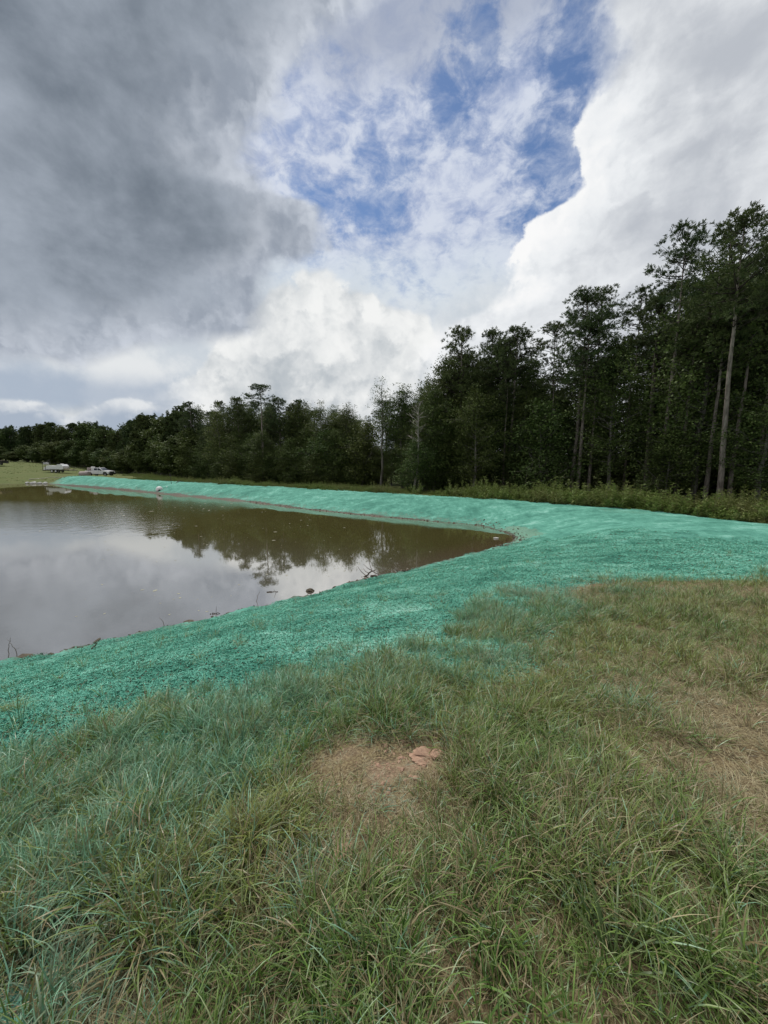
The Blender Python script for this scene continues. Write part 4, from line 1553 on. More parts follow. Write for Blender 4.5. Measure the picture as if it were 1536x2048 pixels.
    ('rightlow', BROADS['low'], 0, 30.57, 37.8, 7.76),
    ('rightlow', BROADS['low'], 1, 32.05, 37.0, 10.60),
    ('rightlow', BROADS['low'], 0, 32.41, 35.2, 8.96),
    ('rightlow', BROADS['low'], 0, 33.19, 33.6, 10.03),
    ('rightlow', BROADS['low'], 0, 35.99, 34.7, 9.24),
    ('trunks', PINES['thin'], 0, 14.13, 45.6, 12.52),
    ('trunks', PINES['thin'], 2, 18.24, 43.2, 13.80),
    ('trunks', PINES['tall'], 0, 20.08, 40.0, 17.21),
    ('trunks', PINES['thin'], 1, 21.18, 39.6, 13.01),
    ('trunks', PINES['thin'], 1, 25.55, 41.2, 16.06),
    ('trunks', PINES['thin'], 1, 25.75, 37.7, 15.95),
    ('trunks', PINES['thin'], 1, 25.95, 34.1, 15.41),
    ('trunks', PINES['tall'], 1, 27.14, 32.3, 16.29),
    ('trunks', PINES['thin'], 1, 28.81, 31.9, 16.63),
    ('trunks', PINES['tall'], 1, 30.78, 31.7, 18.34),
    ('right', PINES['tall'], 2, 32.83, 47.0, 23.46),
    ('right', PINES['thin'], 1, 31.21, 40.4, 17.37),
    ('right', PINES['thin'], 0, 31.90, 38.3, 20.80),
    ('right', PINES['thin'], 1, 33.06, 37.1, 19.51),
    ('right', PINES['tall'], 0, 36.16, 38.4, 23.44),
    ('right', PINES['tall'], 2, 41.83, 41.9, 24.77),
    ('right', PINES['tall'], 1, 41.27, 38.3, 22.02),
]

for i, (nm, proto, x, y, h, lab) in enumerate(HEROES):
    w = 1.0
    if proto is PINES['thin'][1] and x < 0:
        w = 1.15
    plant_tree(nm, proto, x, y, h, 1.7 * i + 0.4, lab, 'trees along the edge of the wood', (0.0, -0.065) if i == 0 else ((i % 3 - 1) * 0.012, (i % 4 - 1.5) * 0.010), w)

ZONE = {
    'far': ('far treeline beyond the grassy rise', 'trees of the far treeline'),
    'farlow': ('shade under the far treeline beyond the grassy rise', 'lower trees of the far treeline'),
    'mid': ('middle treeline beyond the dam', 'trees of the middle treeline'),
    'midlow': ('foot of the middle treeline beyond the dam', 'lower trees of the middle treeline'),
    'right': ('tall wood at the right', 'trees inside the tall wood'),
    'trunks': ('tall wood, its bare trunk showing among the leaves', 'bare trunked pines of the tall wood'),
    'rightlow': ('shade at the front of the tall wood', 'lower trees at the front of the tall wood'),
}
for i, (zone, kind, j, x, y, h) in enumerate(FILL):
    proto = kind[j % len(kind)]
    pine = any(kind is k for k in PINES.values())
    where, grp = ZONE[zone]
    lab = ('dark green pine in the ' if pine else 'dark broadleaf tree in the ') + where
    plant_tree('pine_tree' if pine else 'broadleaf_tree', proto, x, y, h, 2.1 * i, lab, grp + (' (pines)' if pine else ' (broadleaf)'),
               (0.02 * math.sin(i * 3.3), 0.02 * math.cos(i * 5.1)), 0.9 + 0.25 * ((i * 0.37) % 1))


def build_woodland():
    """the depth of the wood, which reads as one dark mass behind the trees in front"""
    g = np.random.default_rng(12)
    coll = proto_collection('woodland_crown', [PINES['full'][0][2], PINES['full'][1][2], BROADS['tall'][0][2], BROADS['tall'][1][2], BROADS['low'][0][2]])
    hh = [18, 18, 16, 16, 8]
    P, S_, I = [], [], []
    line = [(-175, 170, 10.5), (-112, 140, 10.5), (-78, 112, 10.5), (-52, 98, 12.5), (-24, 84, 12.5), (-9, 77, 11.5)]
    line2 = [(3.2, 66, 12.0), (14, 62, 12.0), (26, 58, 12.0), (37, 50, 12.5), (44, 42, 13.0), (50, 34, 13)]
    for L in (line, [line[-1], line2[0]], line2):
        for (a, b) in zip(L[:-1], L[1:]):
            n = int(math.dist(a[:2], b[:2]) / 2.0)
            for i in range(n):
                t = (i + g.random()) / n
                off = g.uniform(-1.0, 7.0)
                dx, dy = b[0] - a[0], b[1] - a[1]
                l = math.hypot(dx, dy)
                x, y = a[0] + dx * t - dy / l * off, a[1] + dy * t + dx / l * off
                if abs(x / y - (-0.028)) < 0.032:
                    k, cut = 4, 0.75
                else:
                    k, cut = int(g.integers(5)), 1.0
                h = cut * (a[2] + (b[2] - a[2]) * t) * g.uniform(0.75, 1.0) * (0.55 if k == 4 else 1)
                P.append((x, y))
                S_.append(h / hh[k])
                I.append(k)
    P = np.array(P)
    n = len(P)
    z = height0(P) - 0.2
    scatter('woodland', coll, np.c_[P, z], np.c_[np.zeros(n), np.zeros(n), g.uniform(0, 6.28, n)], np.array(S_), np.array(I), {})


build_woodland()

# ------------------------------------------------------------------ weeds between the dam and the wood
def weed_material():
    m, nt, out = new_mat('weed_leaf')
    b = attr('b')
    r = obj_random()
    p = position()
    n = noise(p, 0.25, 3, 0.6)
    c = mixc(b, (0.085, 0.135, 0.026), (0.195, 0.245, 0.062))
    c = mixc(ss(0.45, 0.65, n) * 0.55, c, (0.15, 0.135, 0.055))
    c = mixc(ss(0.9, 0.97, b), c, (0.24, 0.20, 0.115))
    pr = principled(None, c, 0.6, 0.2)
    tr = nt.nodes.new('ShaderNodeBsdfTranslucent')
    nt.links.new(c.s, tr.inputs['Color'])
    mx = nt.nodes.new('ShaderNodeMixShader')
    mx.inputs[0].default_value = 0.25
    nt.links.new(pr.outputs[0], mx.inputs[1])
    nt.links.new(tr.outputs[0], mx.inputs[2])
    nt.links.new(mx.outputs[0], out.inputs[0])
    return m


WEED_MAT = weed_material()


def weed_mesh(h, rad, stems, seed, feathery=True):
    g = np.random.default_rng(seed)
    mb = MB()
    for i in range(stems):
        a, q = g.uniform(0, 6.28), rad * math.sqrt(g.random())
        hh = h * g.uniform(0.55, 1.05) * (1 - 0.35 * q / rad)
        lean = 0.28 * q / rad + 0.06
        o = np.array([q * math.cos(a), q * math.sin(a), -0.05])
        e = o + np.array([math.cos(a) * lean * hh, math.sin(a) * lean * hh, hh])
        mb.tube([o, (o + e) / 2 + (0, 0, hh * .03), e], [0.008, 0.006, 0.003], 3, 0.95, cap=False)
        k = 40 if feathery else 26
        s = g.uniform(0.12, 1.03, k)[:, None]
        c = o + (e - o) * s
        az = g.uniform(0, 6.28, k)
        up = g.uniform(0.2, 1.3, k)
        d = unit(np.c_[np.cos(az), np.sin(az), up])
        L = (g.uniform(0.08, 0.24, k) * (1.15 - 0.6 * s[:, 0]) * (0.7 + 0.4 * h))[:, None]
        W = L * (0.10 if feathery else 0.26)
        sd = unit(np.cross(d, g.normal(0, 1, (k, 3))))
        V = np.stack([c, c + d * L * .5 + sd * W, c + d * L - (0, 0, .02), c + d * L * .5 - sd * W], 1).reshape(-1, 3)
        o4 = np.arange(k) * 4
        mb.add(V, np.stack([o4, o4 + 1, o4 + 2, o4 + 3], -1), np.repeat(np.clip(0.5 * g.random() + 0.5 * g.random(k), 0, .94), 4))
    return mb.mesh('weed', WEED_MAT)


WEEDS = [weed_mesh(1.5, 0.55, 16, 601), weed_mesh(1.2, 0.7, 18, 602), weed_mesh(0.8, 0.5, 14, 603, False), weed_mesh(0.5, 0.45, 12, 604, False), weed_mesh(1.9, 0.4, 10, 605)]


def along_crest():
    L = np.array(dense(CREST, 1.0))
    d = np.gradient(L, axis=0)
    d = unit(d)
    nrm = np.c_[-d[:, 1], d[:, 0]]
    nrm[nrm[:, 1] < 0] *= -1
    return L, nrm


def build_weeds():
    g = np.random.default_rng(31)
    L, N = along_crest()
    coll = proto_collection('weed_clump', WEEDS)
    P, S_, I = [], [], []
    for i in range(len(L)):
        near = L[i][0] > 4
        for j in range(34):
            off = 0.75 + 13.0 * g.random() ** 1.35
            if L[i][0] < -46 and off < 9:
                continue
            p = L[i] + N[i] * off + g.normal(0, .5, 2)
            if off < 2.2:
                k, s = 3, g.uniform(0.5, 1.0)
            elif near:
                k, s = int(g.choice([0, 1, 2, 3, 3, 2])), g.uniform(0.9, 1.9)
            else:
                k, s = int(g.choice([0, 1, 2, 3, 3, 3])), g.uniform(0.6, 1.3)
            v = float(fbm(p[:1], p[1:], 3.2, 3, 141)[0])
            s *= (0.35 + 1.5 * max(0.0, v - 0.25)) * (1.0 if near else 0.8)
            P.append(p)
            S_.append(s)
            I.append(k)
    P = np.array(P)
    fl = fields(P)
    k = fl['sd'] < -0.15
    P, S_, I = P[k], np.array(S_)[k], np.array(I)[k]
    n = len(P)
    scatter('weeds', coll, np.c_[P, height0(P) - .03], np.c_[g.normal(0, .06, (n, 2)), g.uniform(0, 6.28, n)], S_, I, {})

    # the taller bushes one can pick out at the foot of the wood
    lab = ['tall feathery green weed bush in front of the grey trunked pine', 'spreading feathery weed bush in the middle of the bright green clump',
           'rounded feathery weed bush at the right end of the bright green clump', 'pale green weed bush right of the bright green clump, near the nearest tall pine',
           'upright weed bush left of the thin pale pine trunk', 'upright weed bush under the domed dark pine', 'slim upright weed bush at the foot of the dead snag',
           'wide feathery weed bush at the left end of the bright green clump', 'low dark weed bush close beside the trunk of the nearest tall pine']
    spots = [(15.2, 30.6, 0, 1.15), (18.6, 28.6, 1, 1.35), (20.9, 27.2, 1, 1.25), (21.3, 25.0, 2, 1.35), (10.9, 34.6, 0, .95), (6.6, 37.2, 4, .75), (3.3, 39.4, 4, .65), (16.8, 29.2, 0, 1.2), (22.4, 26.2, 1, 1.05)]
    for (x, y, kk, s), lb in zip(spots, lab):
        o = empty('weed_bush', (x, y, ground_z(x, y)), x * 3)
        o.scale = (s * 1.7, s * 1.7, s * 1.25)
        tag(o, lb, 'bush', 'weed bushes at the foot of the wood')
        link(bpy.data.objects.new('foliage', WEEDS[kk]), o)
    # far grassy rise: sparse tussocks
    Q = np.c_[g.uniform(-135, -48, 5200), g.uniform(76, 124, 5200)]
    fl = fields(Q)
    kp = (fl['shore'] > 1.0) & (fl['sd'] < -0.5)
    kp &= ~((Q[:, 0] > -84) & (Q[:, 0] < -55) & (Q[:, 1] > 82) & (Q[:, 1] < 100))
    Q = Q[kp]
    n = len(Q)
    scatter('far_grass', coll, np.c_[Q, height0(Q) - .05], np.c_[g.normal(0, .1, (n, 2)), g.uniform(0, 6.28, n)], g.uniform(0.12, 0.26, n), g.integers(2, 4, n), {})


build_weeds()

# ------------------------------------------------------------------ vehicles and machines on the far bank
WHITE = simple('white_paint', (0.78, 0.78, 0.77), 0.3, spec=0.5, grime=0.06, coat=0.4)
OFFWHITE = simple('white_plastic', (0.74, 0.73, 0.70), 0.5, grime=0.12)
BLACK = simple('black_plastic', (0.018, 0.018, 0.019), 0.5, grime=0.2)
RUBBER = simple('rubber', (0.022, 0.021, 0.020), 0.85, grime=0.3)
STEEL = simple('steel', (0.32, 0.32, 0.32), 0.4, metallic=0.7, grime=0.2)
GLASS = simple('dark_glass', (0.012, 0.015, 0.018), 0.06, spec=0.6, grime=0.0)
LAMP = simple('lamp_glass', (0.55, 0.56, 0.56), 0.15, spec=0.6, grime=0.1)
TAIL = simple('red_lens', (0.30, 0.02, 0.02), 0.2, spec=0.5, grime=0.1)
RED = simple('red_paint', (0.135, 0.020, 0.026), 0.4, grime=0.2, coat=0.2)
TAN = simple('tan_board', (0.42, 0.32, 0.22), 0.8, grime=0.3)
PINKISH = simple('pinkish_grey_plastic', (0.40, 0.33, 0.31), 0.7, grime=0.25)
DARKMETAL = simple('dark_frame_metal', (0.045, 0.043, 0.040), 0.6, metallic=0.3, grime=0.3)
POLE = simple('pale_pole', (0.50, 0.47, 0.38), 0.7, grime=0.3)


def prism(name, prof, w, mat, parent, top_in=None, smooth=False, y0=0.0):
    """side profile (x, z) given width w; top_in: how far a point at height z leans inwards"""
    mb = MB()
    n = len(prof)
    L, R = [], []
    for x, z in prof:
        t = top_in(z) if top_in else 0.0
        L.append((x, y0 - w / 2 + t, z))
        R.append((x, y0 + w / 2 - t, z))
    mb.add(L + R, [[i, (i + 1) % n, (i + 1) % n + n, i + n] for i in range(n)])
    mb.F.setdefault(n, []).append(np.array([list(range(n))[::-1], [i + n for i in range(n)]]) + 0)
    o = mb.obj(name, mat, parent, smooth)
    bv = o.modifiers.new('bevel', 'BEVEL')
    bv.width = 0.03
    bv.segments = 2
    bv.limit_method = 'ANGLE'
    return o


def disc_wheel(x, y, r, w, parent, rim_mat=None):
    th = np.linspace(-1, 1, 6)
    t = MB()
    prof = [(r * .62, -w / 2), (r * .93, -w / 2), (r, -w * .32), (r, w * .32), (r * .93, w / 2), (r * .62, w / 2)]
    k = 20
    V = [(q * math.cos(a), h, q * math.sin(a)) for q, h in prof for a in np.arange(k) * 2 * math.pi / k]
    F = [[i * k + j, i * k + (j + 1) % k, (i + 1) * k + (j + 1) % k, (i + 1) * k + j] for i in range(len(prof) - 1) for j in range(k)]
    t.add(V, F)
    wheel = t.obj('wheel', RUBBER, parent, loc=(x, y, r))
    m = MB()
    m.tube([(0, -w * .4, 0), (0, w * .4, 0)], r * .62, 16)
    for a in range(5):
        c, s = math.cos(a * 1.2566), math.sin(a * 1.2566)
        m.box((c * r * .33, 0, s * r * .33), (r * .12, w * .9, r * .12))
    m.obj('rim', rim_mat or STEEL, wheel, False)
    return wheel


def quad_plate(name, pts, mat, parent, thick=0.02):
    P = np.array(pts, float)
    n = unit(np.cross(P[1] - P[0], P[2] - P[0])) * thick
    mb = MB()
    mb.add(np.vstack([P, P + n]), [[3, 2, 1, 0], [4, 5, 6, 7], [0, 1, 5, 4], [1, 2, 6, 5], [2, 3, 7, 6], [3, 0, 4, 7]])
    return mb.obj(name, mat, parent, False)


def build_pickup():
    x, y = -63.6, 86.6
    t = empty('pickup_truck', (x, y, ground_z(x, y)), -0.10)
    tag(t, 'white crew cab pickup parked on the far bank with its dark nose to the right', 'pickup')
    body = [(-2.85, .62), (-2.85, 1.22), (-0.92, 1.22), (-0.92, 1.30), (1.45, 1.26), (2.60, 1.12), (2.80, .95), (2.82, .55), (2.45, .52), (2.36, .78), (2.12, .93), (1.72, .93), (1.48, .78), (1.40, .48),
            (-1.22, .48), (-1.30, .78), (-1.52, .93), (-1.92, .93), (-2.16, .78), (-2.24, .56)]
    prism('body', body, 1.92, WHITE, t)
    cab = [(-0.90, 1.27), (-0.80, 1.80), (-0.62, 1.86), (0.45, 1.86), (0.62, 1.82), (1.42, 1.27)]
    prism('cab', cab, 1.86, WHITE, t, lambda z: max(0, (z - 1.27) * 0.26))
    for s in (-1, 1):
        yy = lambda z: s * (0.93 - (z - 1.27) * 0.26 + 0.006)
        for (a, b, c, d) in ((-0.72, 0.10, 0.06, -0.64), (0.20, 1.16, 0.56, 0.16)):
            q = [(a, yy(1.31), 1.31), (b, yy(1.31), 1.31), (c, yy(1.76), 1.76), (d, yy(1.76), 1.76)]
            quad_plate('side_window', q if s < 0 else q[::-1], GLASS, t)
        m = MB()
        m.box((1.08, s * 1.06, 1.36), (.12, .2, .2))
        m.obj('mirror', BLACK, t, False)
        for hx in (-0.55, 0.42):
            m = MB()
            m.box((hx, s * .972, 1.10), (.16, .03, .04))
            m.obj('door_handle', STEEL, t, False)
        m = MB()
        m.box((2.72, s * .72, .98), (.2, .36, .16))
        m.obj('headlight', LAMP, t, False)
        m = MB()
        m.box((-2.85, s * .84, 1.02), (.05, .18, .32))
        m.obj('tail_light', TAIL, t, False)
        m = MB()
        for cx in (1.92, -1.72):
            a = np.linspace(0, math.pi, 9)
            m.tube(np.c_[cx + .47 * np.cos(a), np.full(9, s * .965), .50 + .47 * np.sin(a)], .035, 5)
        m.obj('wheel_arch', BLACK, t)
        for cx in (1.92, -1.72):
            disc_wheel(cx, s * .82, .40, .27, t)
    quad_plate('windshield', [(1.375, -.84, 1.315), (1.375, .84, 1.315), (.665, .70, 1.80), (.665, -.70, 1.80)], GLASS, t)
    quad_plate('rear_window', [(-.90, .70, 1.34), (-.90, -.70, 1.34), (-.815, -.60, 1.76), (-.815, .60, 1.76)], GLASS, t)
    m = MB()
    m.box((2.83, 0, .92), (.06, 1.15, .34))
    for k in range(4):
        m.box((2.865, 0, .80 + k * .08), (.02, 1.12, .025))
    m.obj('grille', BLACK, t, False)
    m = MB()
    m.box((2.86, 0, .58), (.2, 1.88, .24))
    m.box((2.78, 0, .42), (.25, 1.7, .12))
    m.obj('bumper', BLACK, t, False)
    m = MB()
    m.box((-2.9, 0, .58), (.16, 1.8, .18))
    m.obj('rear_bumper', STEEL, t, False)
    m = MB()
    m.box((-1.88, 0, 1.225), (1.9, 1.6, .02))
    m.obj('bed_liner', BLACK, t, False)
    m = MB()
    m.box((0, 0, .42), (4.6, .8, .16))
    m.obj('chassis', DARKMETAL, t, False)
    return t


def lathe(prof, k=18):
    V = [(r * math.cos(a), r * math.sin(a), z) for r, z in prof for a in np.arange(k) * 2 * math.pi / k]
    F = [[i * k + j, i * k + (j + 1) % k, (i + 1) * k + (j + 1) % k, (i + 1) * k + j] for i in range(len(prof) - 1) for j in range(k)]
    return V, F


def build_far_gear():
    truck = build_pickup()
    tx, ty, tz = truck.location
    # drums carried in the bed
    for i, (dx, dy, s, mat, lb) in enumerate([(-1.35, -.35, .85, OFFWHITE, 'taller white drum in the pickup bed beside the cab'),
                                              (-2.35, -.3, .62, PINKISH, 'pinkish squat drum at the tail of the pickup bed')]):
        a = -0.10
        d = empty('drum', (tx + dx * math.cos(a) - dy * math.sin(a), ty + dx * math.sin(a) + dy * math.cos(a), tz + 1.24))
        tag(d, lb, 'drum')
        V, F = lathe([(0.01, 0), (.36, 0), (.38, .04), (.38, s * .33), (.395, s * .35), (.38, s * .37), (.38, s * .63), (.395, s * .65), (.38, s * .67), (.38, s - .05), (.33, s), (.01, s)])
        m = MB()
        m.add(V, F)
        m.obj('barrel', mat, d)
        m = MB()
        m.tube([(.15, 0, s), (.15, 0, s + .05)], .06, 10)
        m.obj('cap', BLACK, d)
    p = empty('pump', (tx - 1.0, ty - .35 + .2, tz + 1.24))
    tag(p, 'dark motor pump in the pickup bed against the cab', 'pump')
    m = MB()
    m.box((0.12, .05, .2), (.45, .5, .4))
    m.tube([(0.1, 0, .4), (.1, 0, .66), (-.1, 0, .72)], .05, 8)
    m.obj('engine', DARKMETAL, p, False)
    m = MB()
    m.box((.12, .05, .45), (.36, .36, .1))
    m.obj('cover', BLACK, p, False)
    # big pinkish roll lying before the truck
    x, y = tx - 1.75, ty - 2.3
    r = empty('fibre_roll', (x, y, ground_z(x, y)), -0.06)
    tag(r, 'pinkish grey roll lying on the ground beside the rear wheel of the pickup', 'roll')
    m = MB()
    m.tube([(-1.0, 0, .53), (-.97, 0, .53), (.97, 0, .53), (1.0, 0, .53)], [.45, .54, .54, .45], 20)
    m.obj('roll', PINKISH, r)
    m = MB()
    for e in (-1.02, 1.0):
        m.tube([(e, 0, .53), (e + .02, 0, .53)], .14, 12)
    m.obj('core', TAN, r)
    # hydroseeder trailer
    x, y = -80.2, 94.6
    t = empty('tank_trailer', (x, y, ground_z(x, y)), -0.05)
    tag(t, 'white hydroseeding tank trailer with a hump hatch and pump tower on the far bank', 'trailer')
    tank = [(-1.55, .82), (-1.72, 1.0), (-1.72, 1.55), (-1.5, 1.72), (0.75, 1.60), (1.2, 1.98), (2.15, 1.98), (2.5, 1.66), (2.62, 1.5), (2.62, 1.0), (2.45, .78)]
    prism('tank', tank, 1.75, WHITE, t)
    m = MB()
    V, F = lathe([(.34, 0), (.36, .1), (.3, .14), (.01, .15)], 16)
    m.add(np.array(V) + (1.65, 0, 1.985), F)
    m.obj('hatch', OFFWHITE, t)
    m = MB()
    for hx, hz in ((-2.05, .55), (-2.75, .55)):
        for s in (-.7, .7):
            m.tube([(hx, s, hz), (hx, s, 2.55)], .045, 6)
    for hz in (1.5, 2.1, 2.55):
        m.tube([(-2.05, -.7, hz), (-2.75, -.7, hz), (-2.75, .7, hz), (-2.05, .7, hz), (-2.05, -.7, hz)], .035, 6)
    m.obj('tower_rail', DARKMETAL, t)
    m = MB()
    m.box((-2.4, 0, .62), (1.0, 1.5, .1))
    m.box((-2.42, 0, 1.0), (.7, .8, .65))
    m.obj('pump_cabinet', OFFWHITE, t, False)
    m = MB()
    m.box((-2.4, 0, 2.2), (.62, 1.0, .5), taper=.8)
    m.obj('hose_reel', OFFWHITE, t, False)
    m = MB()
    m.tube([(-2.2, 0, 2.45), (-2.0, .0, 2.9), (-1.3, 0, 3.0)], .06, 8)
    m.obj('spray_gun', DARKMETAL, t)
    m = MB()
    for s in (-.75, .75):
        m.box((0.6, s, .58), (6.6, .14, .2))
    for hx in (-2.6, -1.2, .2, 1.6, 3.0):
        m.box((hx, 0, .56), (.12, 1.5, .14))
    m.tube([(3.9, -.75, .58), (5.4, 0, .56)], .07, 6)
    m.tube([(3.9, .75, .58), (5.4, 0, .56)], .07, 6)
    m.obj('frame', DARKMETAL, t, False)
    m = MB()
    for s in (-.8, .8):
        m.tube([(2.75, s, .65), (2.75, s, 1.55), (5.6, s * .6, .95)], .035, 5)
        m.tube([(3.8, s, .65), (3.8, s, 1.32)], .03, 5)
    m.obj('side_rail', DARKMETAL, t)
    m = MB()
    for k in range(7):
        m.box((3.28, -.72 + k * .24, .70), (1.3, .22, .04))
    m.obj('deck', TAN, t, False)
    for cx in (-.2, .75):
        for s in (-1, 1):
            disc_wheel(cx, s * .92, .36, .24, t, OFFWHITE)
    m = MB()
    for s in (-1, 1):
        m.box((.28, s * .95, .80), (1.9, .34, .04))
    m.obj('fender', DARKMETAL, t, False)
    # red machine cut by the left edge
    x, y = -104.6, 102.5
    t = empty('farm_trailer', (x, y, ground_z(x, y)), -0.08)
    tag(t, 'dark red low farm trailer with a tan end panel at the left edge', 'trailer')
    prism('body', [(-4.2, .7), (-4.2, 1.75), (-1.2, 1.75), (1.6, 1.30), (2.1, .95), (2.0, .66)], 2.1, RED, t)
    m = MB()
    m.box((2.9, 0, .98), (1.5, 1.9, .62))
    m.obj('end_panel', TAN, t, False)
    m = MB()
    m.box((3.3, 0, .62), (3.2, 2.0, .16))
    m.box((4.3, 0, .95), (.9, 1.9, .55))
    m.tube([(4.7, 0, .6), (5.6, 0, .55)], .07, 6)
    m.obj('frame', DARKMETAL, t, False)
    for cx in (-2.4, 2.6):
        for s in (-1, 1):
            disc_wheel(cx, s * .95, .38, .25, t)


build_far_gear()


# ------------------------------------------------------------------ float, stones, sticks, clods
def lump_mesh(name, r, seed, mat, squash=(1, 1, .6), sub=2, rough=0.28):
    import bmesh
    bm = bmesh.new()
    bmesh.ops.create_icosphere(bm, subdivisions=sub, radius=1.0)
    V = np.array([v.co[:] for v in bm.verts])
    F = np.array([[v.index for v in f.verts] for f in bm.faces])
    bm.free()
    n = fbm(V[:, 0] * 1.3 + seed * 7.1 + V[:, 2], V[:, 1] * 1.3 - seed * 3.7 + V[:, 2] * .7, 0.8, 3, seed) - 0.5
    V = V * (1 + n * rough * 4)[:, None] * r * np.array(squash)
    return mesh_np(name, V, F, mat, False, {'b': np.full(len(V), .5)})


STONE = simple('pale_stone', (0.52, 0.51, 0.47), 0.8, grime=0.3, scale=14)
MUD = simple('dried_mud', (0.135, 0.112, 0.082), 0.95, grime=0.45, scale=12, spec=0.15)
CLAY = simple('orange_clay', (0.42, 0.27, 0.19), 0.95, grime=0.35, scale=30, spec=0.15)
WOOD = simple('wet_wood', (0.085, 0.062, 0.045), 0.7, grime=0.4, scale=14)
TWIG = simple('dry_twig', (0.16, 0.125, 0.09), 0.8, grime=0.3, scale=14)
HOSE = simple('black_hose', (0.02, 0.02, 0.02), 0.5, grime=0.2)


def stick(name, pts, rad, mat, label, cat, twigs=0, seed=1):
    g = np.random.default_rng(seed)
    P = np.array(pts, float)
    o0 = P[0].copy()
    t = np.linspace(0, 1, 9)
    q = np.c_[[np.interp(t, np.linspace(0, 1, len(P)), P[:, c]) for c in range(3)]].T - o0
    q[1:-1] += g.normal(0, rad * .7, (7, 3))
    m = MB()
    m.tube(q, rad * np.linspace(1.0, .45, 9), 7)
    for i in range(twigs):
        b = q[g.integers(2, 8)]
        d = unit(np.array([g.normal(), g.normal(), abs(g.normal()) * .8]))
        m.tube([b, b + d * rad * 6, b + d * rad * 11 + (0, 0, rad * 2)], [rad * .4, rad * .3, rad * .12], 5)
    o = m.obj(name, mat, loc=tuple(o0))
    return tag(o, label, cat)


